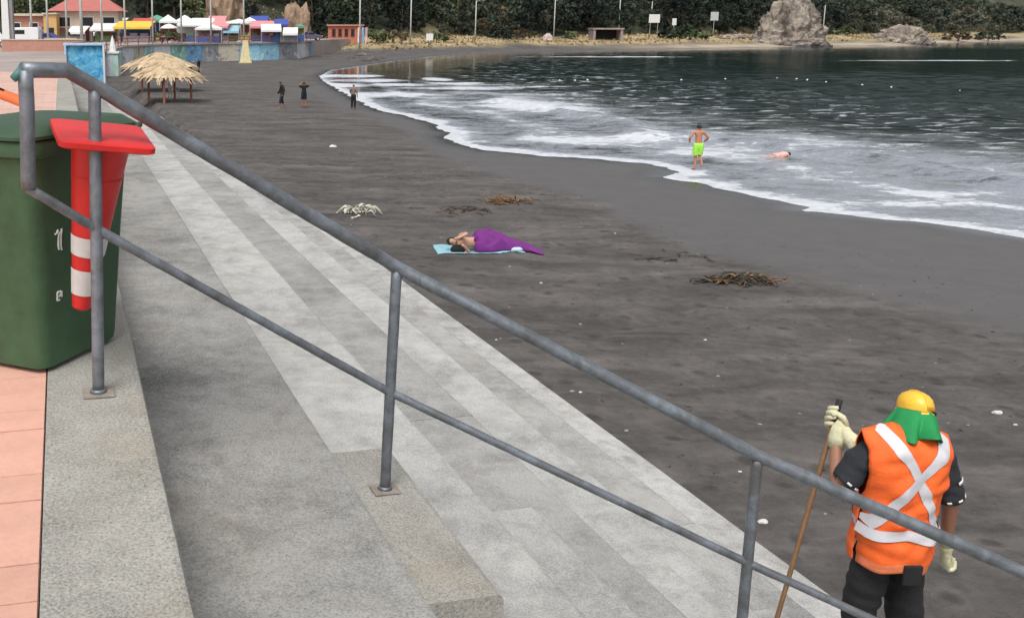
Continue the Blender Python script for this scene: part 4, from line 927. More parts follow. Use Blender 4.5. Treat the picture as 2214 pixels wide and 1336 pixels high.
tag(m.build('beach_wrack', [K1, M('wrack_brown', (0.06, 0.04, 0.028), .8, .3), M('pale_shell_grit', (0.3, 0.28, 0.25), .8, .2)]), 'fine dark weed crumbs and grit strewn over the dry sand', 'wrack', kind='stuff')
# ================================================================== FAR SIDE OF THE BAY: PLAZA, WALL, STALLS, HOUSES
ZP = 2.6
wall_px = [(146, 186), (236, 163), (262, 148), (330, 140), (400, 136), (470, 133), (560, 131), (640, 128), (672, 122)]
wall = [at(x, y, 0.0) for x, y in wall_px]
b = NB('plaza_paving'); v = b.pos()
col = b.mix(b.ramp(b.noise(v, 0.2, 5, 0.6), [(0.35, 0.0), (0.65, 1.0)]), (0.26, 0.22, 0.2), (0.4, 0.33, 0.3))
b.set(Base_Color=col, Roughness=0.9); PLAZA = b.m
pm = MB(); back = [SP(-11.2, 30, 0), SP(-11.2, 40, 0), Vector((-75, 60, 0)), Vector((-110, 200, 0)), Vector((-20, 205, 0)), Vector((12, 185, 0))]
outline = [SP(-0.02, 43.6, 0)] + wall + back[::-1][:4] + [Vector((-75, 40, 0))] + [SP(-11.0, 43.6, 0)]
top_ = [Vector((p.x, p.y, ZP)) for p in outline]; bot_ = [Vector((p.x, p.y, -1)) for p in outline]; n_ = len(outline)
pm.add(top_ + bot_, [tuple(range(n_ - 1, -1, -1))] + [(i, (i + 1) % n_, n_ + (i + 1) % n_, n_ + i) for i in range(n_)]); tag(pm.build('plaza_paving', PLAZA), kind='structure')
rd = MB(); r0 = [SP(-11.02, s, ZK - .02 + pdz(s)) for s in np.linspace(S0 - 8, 42, 20)]; r1 = [SP(-24, s, ZK - .02 + pdz(s)) for s in np.linspace(S0 - 8, 42, 20)]
rd.add(r0 + r1, [(i, i + 1, 21 + i, 20 + i) for i in range(19)]); tag(rd.build('road', M('asphalt', (0.06, 0.06, 0.062), 0.9, 0.2, 1.5)), kind='structure')

# ---- painted sea wall in panels with a red rail on top
def mural(name, c):
    b = NB(name); v = b.coords('Object'); k = b.noise(v, 0.55, 5, .6, 1.5); k2 = b.noise(v, 1.6, 4, .6)
    col = b.ramp(k, [(.34, tuple(x * .45 for x in c)), (.44, c), (.56, c), (.64, tuple(min(.75, x * 1.5 + .08) for x in c))]); col = b.mix(b.ramp(k2, [(.6, 0.0), (.66, .7)]), col, (.6, .58, .55)); b.set(Base_Color=col, Roughness=.8); return b.m
PANEL = {k: mural('mural_' + k, c) for k, c in dict(navy=(0.03, 0.05, 0.14), teal=(0.3, 0.48, 0.48), mint=(0.42, 0.58, 0.53), white=(0.62, 0.64, 0.66), sky=(0.26, 0.5, 0.66), blue=(0.16, 0.32, 0.5), green=(0.24, 0.44, 0.38), grey=(0.3, 0.31, 0.34), cream=(0.52, 0.47, 0.39), rose=(0.5, 0.32, 0.3)).items()}
CREAM = M('cream_render', (0.55, 0.48, 0.38), 0.85, 0.15, 1.2); REDP = M('red_rail_paint', (0.28, 0.05, 0.04), 0.6, 0.2)
sw = thing('sea_wall', 'painted mural wall with red railing behind the far end of the beach', 'wall', wall[4])
def local(t, mb, name, mat, **kw):
    o = mb.build(name, mat, t, **kw); o.matrix_parent_inverse = Matrix.Translation(-Vector(t.location)); return o
seq = ['blue', 'white', 'navy', 'mint', 'navy', 'teal', 'navy', 'mint', 'teal', 'white', 'cream', 'teal', 'white', 'green', 'blue', 'grey', 'cream', 'sky', 'sky', 'grey', 'white', 'white', 'cream']
ki = 0
for a, c_ in zip(wall[:-1], wall[1:]):
    L = (c_ - a).length; n_ = max(1, round(L / 4.0)); dr = (c_ - a).normalized(); nr = Vector((dr.y, -dr.x, 0))
    for i in range(n_):
        p = a + dr * L * (i + .5) / n_; rot = Matrix.Rotation(math.atan2(dr.y, dr.x), 3, 'Z')
        m = MB(); m.box(p + nr * .12 + Vector((0, 0, 1.15)), (L / n_ - .06, .25, 2.5), rot); local(sw, m, 'mural_panel', PANEL[seq[ki % len(seq)]]); ki += 1
        m = MB(); m.box(p + nr * .2 + Vector((0, 0, 2.45)), (L / n_ + .02, .5, .14), rot); local(sw, m, 'coping', M('coping', (0.36, 0.3, 0.28), 0.85))
        m = MB(); m.tube([p + nr * .2 + Vector((0, 0, 2.5)), p + nr * .2 + Vector((0, 0, 3.45))], .05, 6); local(sw, m, 'rail_post', REDP)
    m = MB(); m.tube([a + nr * .2 + Vector((0, 0, 3.42)), c_ + nr * .2 + Vector((0, 0, 3.42))], .045, 6); m.tube([a + nr * .2 + Vector((0, 0, 3.0)), c_ + nr * .2 + Vector((0, 0, 3.0))], .035, 6); local(sw, m, 'rail', REDP)
# plinth standing against the wall
pw = ground_at(531, 137); m = MB(); m.box((0, 0, 1.5), (1.5, 1.2, 3.0), taper=.42); m.box((0, 0, .1), (1.7, 1.4, .2)); t = thing('tapered_plinth', 'pale yellow tapered plinth against the mural wall', 'plinth', pw); m.build('shaft', M('pale_yellow_render', (0.62, 0.53, 0.3), 0.8), t)
# ---- open-fronted blue mural kiosk near the steps
kp = ground_at(186, 186); kt = thing('kiosk', 'blue mural kiosk with pale frame beside the beach steps', 'kiosk', kp, R(8))
KB = NB('blue_mural'); vv_ = KB.coords('Object'); KB.set(Base_Color=KB.ramp(KB.noise(vv_, 1.4, 6, 0.7, 1.0), [(0.3, (0.02, 0.13, 0.3)), (0.45, (0.05, 0.32, 0.58)), (0.58, (0.17, 0.5, 0.7)), (0.72, (0.55, 0.7, 0.75))]), Roughness=0.7); KBm = KB.m
KF = M('pale_blue_frame', (0.4, 0.55, 0.72), 0.7); WHP = M('white_paint', (0.7, 0.7, 0.68), 0.6, 0.1)
m = MB(); m.box((0, -.1, 1.75), (2.9, .12, 2.9)); m.build('back_panel', KBm, kt)
for sx in (-1, 1):
    m = MB(); m.box((sx * 1.5, .1, 1.6), (.14, 1.2, 3.2)); m.build('side_panel', KF if sx < 0 else WHP, kt)
m = MB(); m.box((0, .15, 3.3), (3.3, 1.2, .2)); m.build('roof', KF, kt, bevel=.03)
m = MB(); m.box((0, -.3, .45), (2.85, .1, .9)); m.build('counter', KBm, kt)
# mint hut and green container
hp = ground_at(232, 166); t = thing('beach_hut', 'small mint and white hut right of the blue kiosk', 'hut', hp)
m = MB(); m.box((0, .8, 1.1), (2.2, 1.6, 2.2)); m.build('wall', PANEL['mint'], t); m = MB(); m.box((.0, .8, 2.3), (2.4, 1.8, .2)); m.build('roof', WHP, t)
m = MB(); m.box((.1, -.02, .9), (.8, .06, 1.8)); m.build('door', PANEL['white'], t)
m = MB(); m.lathe([(.35, 2.4), (.3, 2.9), (.12, 3.6), (.02, 3.9)], 10, Matrix.Translation((.5, .6, 0))); m.build('finial', WHP, t)
gp = ground_at(240, 164); t = thing('refuse_container', 'dark green refuse container in front of the mint hut', 'container', gp)
m = MB(); m.box((0, 0, .62), (1.3, .9, 1.0), taper=1.12); m.build('body', GREEN, t, bevel=.03); m = MB(); m.box((0, 0, 1.19), (1.5, 1.1, .12)); m.build('lid', GREEN_D, t, bevel=.03)
for sx in (-.5, .5):
    m = MB(); m.lathe([(.1, -.04), (.1, .04)], 10, Matrix.Translation((sx, -.35, .1)) @ Matrix.Rotation(R(90), 4, 'Y')); m.build('wheel', BLACK, t)
# ---- thatched shelters
THATCH = M('straw_thatch', (0.5, 0.38, 0.24), 0.95, 0.4, 2.2, 0.6, 14); REDW = M('red_post_paint', (0.38, 0.13, 0.085), 0.7, 0.25)
def thatch(px, py, rad, zt, label, posts, seed):
    rg = random.Random(seed); p = ground_at(px, py); t = thing('thatched_shelter', label, 'shelter', p)
    m = MB(); n_ = 40; rings = []
    for f_, zz in ((.04, zt - .2), (.3, zt - .42), (.62, zt - .76), (.9, zt - 1.08), (1.0, zt - 1.22), (.94, zt - 1.3), (.5, zt - .85)):
        rings.append([Vector((math.cos(2 * math.pi * k / n_) * rad * f_ * (1 + .06 * rg.random()), math.sin(2 * math.pi * k / n_) * rad * f_ * .85, zz + rg.uniform(-.06, .05))) for k in range(n_)])
    m.loft(rings); m.build('roof', THATCH, t)
    m = MB()
    for k in range(700):                                     # loose straw hanging from the skirt and lying over the cone
        a = rg.uniform(0, 6.283); f0 = rg.uniform(.1, .95); f1_ = f0 + rg.uniform(.15, .36); z0 = zt - .14 - 1.08 * f0 + .05; z1 = zt - .14 - 1.08 * f1_ + rg.uniform(-.2, .12)
        d = Vector((math.cos(a), math.sin(a) * .85, 0)); s_ = Vector((-math.sin(a), math.cos(a), 0)) * rg.uniform(.04, .1)
        A_ = d * rad * f0 + Vector((0, 0, z0)); B_ = d * rad * f1_ + Vector((0, 0, z1)); m.add([A_ - s_, A_ + s_, B_ + s_ * .4, B_ - s_ * .4], [(0, 1, 2, 3)])
    tag(m.build('straw', THATCH, t), kind='stuff')
    for x, y in posts:
        q_ = t.location + Vector((x, y, 0)); m = MB(); m.tube([(x, y, -.1), (x, y, zt - 1.2 * math.hypot(x, y / .85) / rad - .22)], .075, 8); m.build('post', REDW, t)
    return t
thatch(362, 222, 2.25, 2.9, 'large straw thatched shelter on red posts on the beach', [(0, -1.6), (1.5, .4), (-1.3, .8), (.3, 1.6)], 1)
thatch(345, 196, 2.75, 3.0, 'wide straw thatched shelter behind the larger thatched one', [(-1.2, -.6), (2.4, -.6), (0, 1.9)], 2)
# white plastic chair below
cp = ground_at(376, 216); ch = thing('plastic_chair', 'white plastic chair under the thatched shelter', 'chair', cp, R(30)); ch.scale = (1.25,) * 3
m = MB(); m.box((0, 0, .44), (.44, .42, .03)); m.build('seat', WHP, ch, bevel=.01); m = MB(); m.box((0, .22, .68), (.44, .03, .44), Matrix.Rotation(R(-10), 3, 'X')); m.build('backrest', WHP, ch, bevel=.01)
for sx in (-1, 1):
    for sy in (-1, 1):
        m = MB(); m.tube([(sx * .19, sy * .17, .44), (sx * .23, sy * .22, 0)], .022, 6); m.build('leg', WHP, ch)
    m = MB(); m.tube([(sx * .23, .2, .62), (sx * .24, -.12, .63), (sx * .22, -.18, .44)], .02, 6); m.build('armrest', WHP, ch)

# ---- house with red hipped roof, and its neighbour
ROOF = M('pink_red_roof', (0.42, 0.14, 0.12), 0.8, 0.15, 1.5, 0.3, 8); GLASS = M('dark_glass', (0.02, 0.022, 0.025), 0.15, 0.2)
ORANGE_W = M('orange_render', (0.5, 0.26, 0.12), 0.85, 0.15); SALM = M('salmon_render', (0.46, 0.24, 0.18), 0.85, 0.15); OCH = M('ochre_render', (0.58, 0.36, 0.14), 0.85, 0.15)
def far(px, Y, z=ZP): q_ = atd(px, 60, Y); return Vector((q_.x, Y, z))
def hip(t, w_, d_, z0, h_, ov, mat, ridge=.5):
    hw, hd = w_ / 2 + ov, d_ / 2 + ov; rr = w_ * ridge / 2
    m = MB(); m.add([(-hw, -hd, z0), (hw, -hd, z0), (hw, hd, z0), (-hw, hd, z0), (-rr, 0, z0 + h_), (rr, 0, z0 + h_)], [(0, 1, 5, 4), (2, 3, 4, 5), (1, 2, 5), (3, 0, 4), (3, 2, 1, 0)]); return m.build('roof', mat, t)
def windows(t, xs_, y, z, w_, h_, frame=WHP, nm='window'):
    for x in xs_:
        m = MB(); m.box((x, y, z), (w_, .08, h_)); f_ = m.build(nm, frame, t); m = MB(); m.box((x, y - .05, z), (w_ - .24, .04, h_ - .24)); m.build('pane', GLASS, f_)
hs_ = thing('house', 'cream house with a pink-red hipped roof behind the market', 'house', far(193, 152), R(4))
m = MB(); m.box((0, 0, 2.3), (9.6, 7, 4.6)); m.build('wall', CREAM, hs_); hip(hs_, 9.6, 7, 4.5, 2.1, .9, ROOF, .55)
windows(hs_, (-3.2, .2, 3.4), -3.52, 2.9, 1.9, 1.6); m = MB(); m.box((-1.6, -3.53, 1.1), (1.2, .1, 2.2)); m.build('door', REDP, hs_)
m = MB(); m.box((0, -4.3, 2.05), (10.2, 1.6, .16)); m.build('porch_roof', ROOF, hs_)
for x in (-4.8, -1.6, 1.6, 4.8):
    m = MB(); m.tube([(x, -4.9, 0), (x, -4.9, 2.0)], .1, 6); m.build('porch_post', WHP, hs_)
m = MB(); m.box((-1.6, .6, 6.6), (.8, .8, .9)); m.build('chimney', ROOF, hs_)
nb = thing('low_house', 'long salmon building with a cream flat roof left of the house', 'building', far(72, 150), R(3))
m = MB(); m.box((0, 0, 1.9), (6.4, 5, 3.8)); m.build('wall', SALM, nb); m = MB(); m.box((0, -.2, 3.95), (7.2, 6, .35)); m.build('roof', CREAM, nb)
windows(nb, (-2.0, .6), -2.52, 2.2, 1.4, 1.3); m = MB(); m.box((2.3, -2.53, 1.1), (1.1, .1, 2.2)); m.build('door', PANEL['navy'], nb)
og = thing('orange_booth', 'narrow ochre booth between the salmon building and the house', 'booth', far(112, 146)); m = MB(); m.box((0, 0, 2.0), (1.9, 2, 4.0)); m.build('wall', OCH, og); m = MB(); m.box((0, -.1, 4.1), (2.2, 2.4, .2)); m.build('roof', CREAM, og); m = MB(); m.box((0.1, -1.02, 1.6), (.9, .06, .9)); m.build('window', GLASS, og)
cl_ = thing('concrete_pylon', 'tall white and grey pylon at the far left edge', 'pylon', far(14, 92)); m = MB(); m.box((0, 0, 4), (.7, .7, 8), taper=.75); m.build('shaft', WHP, cl_); m = MB(); m.box((.5, .1, 4), (.35, .5, 8), taper=.8); m.build('rib', M('grey_render', (0.25, 0.24, 0.24), 0.85), cl_)
rb_ = ground_at(735, 108); ob = thing('lifeguard_station', 'orange-red building with a row of dark windows at the end of the beach', 'building', (rb_.x, 190, 1.6), R(-6))
m = MB(); m.box((0, 0, 1.7), (6.6, 4, 3.4)); m.build('wall', M('terracotta_render', (0.42, 0.15, 0.09), 0.85, 0.2), ob); m = MB(); m.box((0, -.1, 3.5), (7.1, 4.6, .25)); m.build('roof', SALM, ob)
windows(ob, (-2.2, -1.0, .2, 1.4), -2.02, 2.1, .8, 1.6, REDP)
for x, k_ in ((2.6, 'white'), (3.4, 'blue'), (4.0, 'rose')):
    m = MB(); m.box((x, -2.1, 1.6), (.45, .3, 3.0)); m.build('column', PANEL[k_], ob)
m = MB(); m.box((0, -.6, -.5), (9.5, 6, 1.0)); m.build('base', CREAM, ob)

# ---- market stalls: tents, awnings, parasols
def canvas(name, c): return M(name, c, 0.75, 0.08, 1.5)
CW = canvas('white_canvas', (0.74, 0.74, 0.72)); CY_ = canvas('yellow_canvas', (0.72, 0.48, 0.06)); CP = canvas('pink_canvas', (0.62, 0.26, 0.27)); CB = canvas('blue_canvas', (0.05, 0.08, 0.32)); CG = canvas('green_canvas', (0.1, 0.3, 0.22))
GOODS = [M('goods_%d' % i, c, 0.7, 0.4, 5) for i, c in enumerate([(0.2, 0.06, 0.05), (0.05, 0.1, 0.25), (0.4, 0.3, 0.1), (0.1, 0.2, 0.08), (0.3, 0.25, 0.28)])]
STEEL = M('stall_pole', (0.4, 0.4, 0.4), 0.5)
def stall(px, Y, w_, h_, mat, label, style='tent', z=ZP, d_=3.0, rise=.8):
    t = thing('market_stall', label, 'stall', far(px, Y, z), R(random.uniform(-8, 8)))
    m = MB(); hw, hd = w_ / 2, d_ / 2
    if style == 'tent':
        m.add([(-hw, -hd, h_), (hw, -hd, h_), (hw, hd, h_), (-hw, hd, h_), (0, 0, h_ + rise), (-hw, -hd, h_ - .28), (hw, -hd, h_ - .28), (hw, hd, h_ - .28), (-hw, hd, h_ - .28)], [(0, 1, 4), (1, 2, 4), (2, 3, 4), (3, 0, 4), (5, 6, 1, 0), (6, 7, 2, 1), (7, 8, 3, 2), (8, 5, 0, 3)])
    else:
        m.add([(-hw, -hd - .6, h_ - .45), (hw, -hd - .6, h_ - .45), (hw, hd, h_ + rise * .5), (-hw, hd, h_ + rise * .5), (-hw, -hd - .6, h_ - .75), (hw, -hd - .6, h_ - .75)], [(0, 1, 2, 3), (4, 5, 1, 0)])
    o = m.build('canopy', mat, t); so = o.modifiers.new('t', 'SOLIDIFY'); so.thickness = .04
    for x in (-hw + .08, hw - .08):
        for y in (-hd + .05, hd - .05):
            m = MB(); m.tube([(x, y, 0), (x, y, h_ - .3)], .05, 6); m.build('pole', STEEL, t)
    m = MB(); m.box((0, -hd * .5, .45), (w_ * .85, .8, .9)); m.build('counter', random.choice(GOODS), t)
    for k in range(3):
        m = MB(); m.box((-w_ * .28 + k * w_ * .28, -hd * .5, 1.08), (w_ * .2, .5, random.uniform(.25, .5))); m.build('goods', random.choice(GOODS), t, bevel=.03)
    m = MB(); m.box((0, hd - .1, h_ * .45), (w_ * .95, .05, h_ * .8)); m.build('back_cloth', random.choice(GOODS + [CW]), t)
    return t
stall(292, 142, 5.4, 2.6, CY_, 'market stall with a broad yellow awning', 'awning')
stall(364, 142, 2.6, 3.0, CW, 'small peaked white stall right of the yellow awning', rise=.9)
stall(415, 146, 4.4, 2.5, CW, 'white tent stall with striped side behind the beach wall', rise=.9)
stall(452, 140, 3.8, 2.0, CW, 'low white tent in front of the other white tents', rise=.7)
stall(478, 150, 2.8, 2.7, CP, 'small pink and white stall between white tents', 'awning')
stall(566, 150, 3.8, 2.7, CP, 'pink awning stall right of the big white parasol', 'awning')
stall(586, 146, 3.0, 2.2, CW, 'narrow white awning stall below the pink awning', 'awning')
stall(608, 152, 2.2, 3.0, CB, 'blue roofed stall at the right end of the market', 'awning')
stall(226, 146, 3.6, 2.3, CW, 'cream stall in front of the red-roofed house', 'awning')
stall(170, 144, 2.6, 1.9, CW, 'low white stall below the left end of the red roof', 'awning')
stall(648, 150, 1.5, 2.3, CG, 'small teal booth beside the orange-red building', rise=.3)
stall(400, 152, 3.2, 3.0, CW, 'tall white tent behind the row of white stalls', rise=1.0)
stall(540, 156, 3.0, 2.9, CW, 'white tent just right of the big white parasol', rise=.8)
stall(310, 150, 3.4, 3.1, canvas('red_canvas', (0.5, 0.08, 0.07)), 'red roofed stall behind the yellow awning', 'awning')
stall(500, 150, 2.6, 2.0, canvas('striped_blue_canvas', (0.3, 0.5, 0.6)), 'pale blue low stall under the big white parasol', 'awning')
for px_, Y_, w__, h__, c__, l__ in ((340, 160, 3.4, 3.3, CG, 'green roofed stall in the back row of the market'), (440, 160, 3.6, 3.2, CW, 'white back-row tent behind the middle of the market'), (470, 164, 3.0, 3.6, CP, 'pink back-row awning left of the big parasol'), (560, 164, 3.2, 3.6, CB, 'blue back-row awning behind the pink awning'), (255, 158, 2.8, 3.2, CW, 'white back-row tent left of the yellow awning'), (628, 146, 2.2, 1.7, CW, 'low white stall left of the teal booth')):
    stall(px_, Y_, w__, h__, c__, l__, random.choice(['tent', 'awning']), rise=.8)
def parasol(px, Y, rad, h_, mat, label):
    t = thing('parasol', label, 'parasol', far(px, Y)); m = MB(); m.lathe([(rad, h_ - .55), (rad * .98, h_ - .4), (rad * .5, h_ - .08), (.03, h_ + .12)], 8, cap=False); o = m.build('canopy', mat, t); so = o.modifiers.new('t', 'SOLIDIFY'); so.thickness = .04
    m = MB(); m.tube([(0, 0, 0), (0, 0, h_)], .05, 6); m.build('pole', STEEL, t); m = MB(); m.lathe([(.4, 0), (.35, .15), (.1, .2)], 10); m.build('base', CREAM, t); return t
parasol(517, 144, 2.0, 3.2, CW, 'big white parasol in the middle of the market')
parasol(365, 138, 1.2, 2.5, CW, 'small white parasol left of the white tents')
# ---- vehicles
def car(px, Y, label, col, van=False, rz=0, z=ZP, name='parked_car'):
    t = thing(name, label, 'van' if van else 'car', far(px, Y, z), rz)
    paint = M('paint_' + name + str(px), col, 0.3, 0.04, coat=.5)
    pr = [(-2.4, .35), (2.35, .35), (2.45, .75), (2.3, 1.1), (1.75, 1.25), (1.05, 2.05), (-2.3, 2.1), (-2.45, 1.9)] if van else [(-2.1, .3), (2.05, .3), (2.15, .6), (2.0, .85), (1.15, .98), (.45, 1.42), (-1.0, 1.45), (-1.75, 1.0), (-2.1, .95)]
    m = MB(); n_ = len(pr); w_ = .9
    rings = [[Vector((x, y, zz)) for x, zz in pr] for y in (-w_, w_)]; m.loft(rings); m.build('body', paint, t, bevel=.08, seg=3)
    wn = [(-2.0, 1.35, 1.85, .9, .8)] if False else None
    if van: ws = [((1.35, 1.62), .9), ((-.4, 1.6), 1.2)]
    else: ws = [((.35, 1.15), .9), ((-.75, 1.17), .9)]
    for (x, zz), l_ in ws:
        for sy in (-1, 1):
            m = MB(); m.box((x - (.35 if van and x > 1 else 0), sy * .905, zz), (l_, .02, .42 if van else .3)); m.build('side_window', GLASS, t)
    m = MB(); q0, q1 = (pr[4], pr[5]); c0 = Vector(((q0[0] + q1[0]) / 2 + .02, 0, (q0[1] + q1[1]) / 2 + .02)); an = math.atan2(q1[1] - q0[1], q1[0] - q0[0]); m.box(c0, (math.hypot(q1[0] - q0[0], q1[1] - q0[1]) * .85, 1.5, .02), Matrix.Rotation(-an, 3, 'Y')); m.build('windscreen', GLASS, t)
    for x in (-1.4, 1.35):
        for sy in (-1, 1):
            m = MB(); m.lathe([(.2, -.1), (.33, -.1), (.34, 0), (.33, .1), (.2, .1)], 16, Matrix.Translation((x, sy * .86, .33)) @ Matrix.Rotation(R(90), 4, 'X')); w2 = m.build('wheel', BLACK, t); m = MB(); m.lathe([(.05, -.02), (.2, -.02), (.2, .02), (.05, .02)], 12, Matrix.Translation((x, sy * .955, .33)) @ Matrix.Rotation(R(90), 4, 'X')); m.build('rim', STEEL, w2)
    for sy in (-.62, .62):
        m = MB(); m.box((pr[2][0] - .02, sy, .72), (.08, .3, .16)); m.build('headlight', WHP, t, bevel=.02)
        m = MB(); m.box((pr[0][0] - .05, sy * 1.1, .85), (.06, .18, .3)); m.build('tail_light', REDP, t)
    return t
car(36, 104, 'white van parked at the left edge beyond the promenade', (0.75, 0.76, 0.77), True, R(182), 2.62, 'parked_van')
car(92, 120, 'blue car parked behind the white van', (0.03, 0.05, 0.22), False, R(175), 2.6)
car(668, 158, 'purple-grey car parked left of the orange-red building', (0.12, 0.1, 0.16), False, R(5), 2.6)
# ---- low walls and rail on the plaza edge by the promenade
for i, (px, Y, w_, k_) in enumerate(((90, 88, 7.0, 'salmon wall'), (130, 96, 3.0, 'rose wall'))):
    t = thing('low_wall', ['low salmon wall beside the promenade near the white van', 'short pinkish wall left of the blue kiosk'][i], 'wall', far(px, Y, ZP - .02), R(12)); m = MB(); m.box((0, 0, .5), (w_, .3, 1.0)); m.build('wall', [SALM, PANEL['rose']][i], t, bevel=.03); m = MB(); m.box((0, 0, 1.05), (w_ + .1, .4, .1)); m.build('coping', CREAM, t)
# market-goers
for i, (px, Y, c1, c2, lb) in enumerate([(203, 138, WHP, BLK, 'far person in a pale top by the cream stall'), (246, 139, BLK, BLK, 'far person in black between the cream and yellow stalls'), (262, 137, NAVY, BLK, 'far person in navy at the left end of the yellow awning'), (330, 138, GOODS[0], NAVY, 'far person in dark red right of the yellow awning'), (148, 140, BLK, PALE, 'far person in black near the ochre booth'), (622, 149, BLK, NAVY, 'far person in black near the teal booth')]):
    figure(lb, far(px, Y), 1.7, R(random.uniform(0, 360)), walk if i % 2 else {}, [('top', {'torso': 1, 'upper': 1, 'fore': .5}, c1, .014), ('trousers', {'hips': 1, 'thigh': 1.1, 'shin': .95}, c2, .012), HR], sub=1)
# ---- lamp posts and flag poles
POLE = M('pale_pole', (0.48, 0.48, 0.44), 0.6, 0.15); LAMPW = M('lamp_head', (0.75, 0.76, 0.74), 0.4, 0.05)
def lamp(px, Y, z, h_, label, r_=.11, arm=1.4, side=1, name='lamp_post'):
    t = thing(name, label, 'lamp post' if arm else 'pole', far(px, Y, z))
    m = MB(); m.tube([(0, 0, -.3), (0, 0, h_ * .5), (0, 0, h_)], [r_ * 1.2, r_, r_ * .75], 10); m.build('pole', POLE, t, smooth=True)
    if arm:
        m = MB(); m.tube([(0, 0, h_ - .3), (side * arm * .5, 0, h_ + .1), (side * arm, 0, h_ + .15)], .05, 6); m.build('arm', POLE, t); m = MB(); m.loft([rrect(.7, .3, .1, h_ + .08, cx=side * (arm + .2)), rrect(.75, .34, .12, h_ + .16, cx=side * (arm + .2)), rrect(.4, .2, .08, h_ + .24, cx=side * (arm + .2))]); m.build('lamp_head', LAMPW, t, smooth=True)
    return t
LP = [(25, 98, 9, 'pale pole beside the pylon at the far left'), (68, 106, 9, 'pale pole in front of the salmon building, left'), (103, 112, 9, 'pale pole in front of the ochre booth'), (144, 116, 9, 'pole in front of the left end of the red roof'), (176, 108, 9, 'thick grey pole in front of the red-roofed house'), (220, 120, 9.5, 'pale pole in front of the right part of the red roof'), (270, 126, 9.5, 'pale pole left of the yellow awning'), (330, 130, 9.5, 'pale pole right of the yellow awning'), (392, 134, 9.5, 'pale pole above the small white stall'), (456, 138, 10, 'pale pole above the white tents'), (527, 142, 10, 'pale pole rising behind the big white parasol')]
for i, (px, Y, h_, lb) in enumerate(LP): lamp(px, Y, ZP, h_, lb, .17 if px in (176,) else .115, 1.4 if i % 2 else 0, 1)
for px, py, h_, lb, sd2, ar in ((778, 101, 11, 'tall lamp post right of the orange-red building', 1, 1.2), (888, 93, 10, 'lamp post on the dry grass left of the far beach', 1, 1.6), (1028, 86, 9, 'shorter lamp post with its lamp in view on the far bank', 1, 1.6), (1198, 76, 9.5, 'lamp post above the pale boulder on the far bank', 1, 1.3), (1338, 64, 10, 'lamp post above the dark culvert', 1, 1.2), (1407, 60, 9, 'thin lamp post beside the white square sign', 0, 0), (1780, 52, 9, 'thin pole rising behind the large rock', 0, 0)):
    p = at(px, py, 2.2) if py > 66 else far(px, 262, 2.4)
    d_ = {778: 178, 888: 196, 1028: 222, 1198: 246, 1338: 262, 1407: 272, 1780: 300}[px]; q_ = atd(px, py, d_); lamp(px, d_, gzxy(q_.x, d_) - .1, h_, lb, .14, ar, sd2 or 1)
# ---- signs on the far bank
def sign(px, py, w_, h_, zc, Y, label, mat=WHP, two=False):
    q_ = atd(px, py, Y); z0 = gzxy(q_.x, Y); t = thing('sign_board', label, 'sign', (q_.x, Y, z0)); zc = q_.z - z0
    m = MB(); m.box((0, 0, zc), (w_, .08, h_)); m.build('board', mat, t, bevel=.01)
    for x in ((-w_ * .35, w_ * .35) if two else (0,)):
        m = MB(); m.tube([(x, .08, -.2), (x, .08, zc)], .06, 6); m.build('post', POLE, t)
sign(1415, 41, 2.9, 2.2, 0, 264, 'large square white sign board on the far bank', two=True); sign(1458, 48, 1.1, 1.8, 0, 262, 'narrow white sign right of the square sign'); sign(1545, 36, 2.1, 2.3, 0, 268, 'pale grey square sign left of the large rock', M('pale_grey_board', (0.45, 0.47, 0.46), .6)); sign(929, 81, 1.4, 1.4, 0, 200, 'small white board on the dry grass near two lamp posts')
# ---- culvert and boulders
cv = atd(1308, 98, 247); t = thing('culvert', 'dark concrete culvert opening in the far bank', 'culvert', (cv.x, 247, gzxy(cv.x, 247) - .3)); CNC = M('stained_concrete', (0.3, 0.24, 0.22), .9, .3, 1)
for sx in (-1, 1):
    m = MB(); m.box((sx * 3.4, 0, 1.4), (.6, 4, 2.8)); m.build('side_wall', CNC, t)
m = MB(); m.box((0, 0, 3.0), (7.8, 4.4, .4)); m.build('lintel', CNC, t); m = MB(); m.box((0, 1.6, 1.4), (6.3, .4, 2.8)); m.build('opening_dark', BLACK, t)  # black sheet at the back paints the shade inside the opening
b = NB('weathered_rock'); v = b.pos(); k = b.noise(v, 0.35, 7, 0.72, 0.6); k2 = b.noise(v, 2.0, 5, 0.7)
g_ = b.n('NewGeometry'); sz = b.n('SeparateXYZ'); b.l(g_.outputs['Position'], sz.inputs[0])
col = b.ramp(k, [(0.32, (0.05, 0.043, 0.038)), (0.46, (0.18, 0.15, 0.125)), (0.56, (0.34, 0.29, 0.24)), (0.68, (0.42, 0.38, 0.33)), (0.82, (0.16, 0.14, 0.12))])
tide = b.ramp(b.math('DIVIDE', b.math('ADD', sz.outputs[2], b.math('MULTIPLY', k, 2.0)), 5.0, clamp=True), [(0.18, 1.0), (0.42, 0.0)])
col = b.mix(tide, col, (0.05, 0.045, 0.045))
b.set(Base_Color=col, Roughness=0.92, Normal=b.bump(b.math('ADD', k, b.math('MULTIPLY', k2, .4)), 1.0, 0.5)); ROCK = b.m
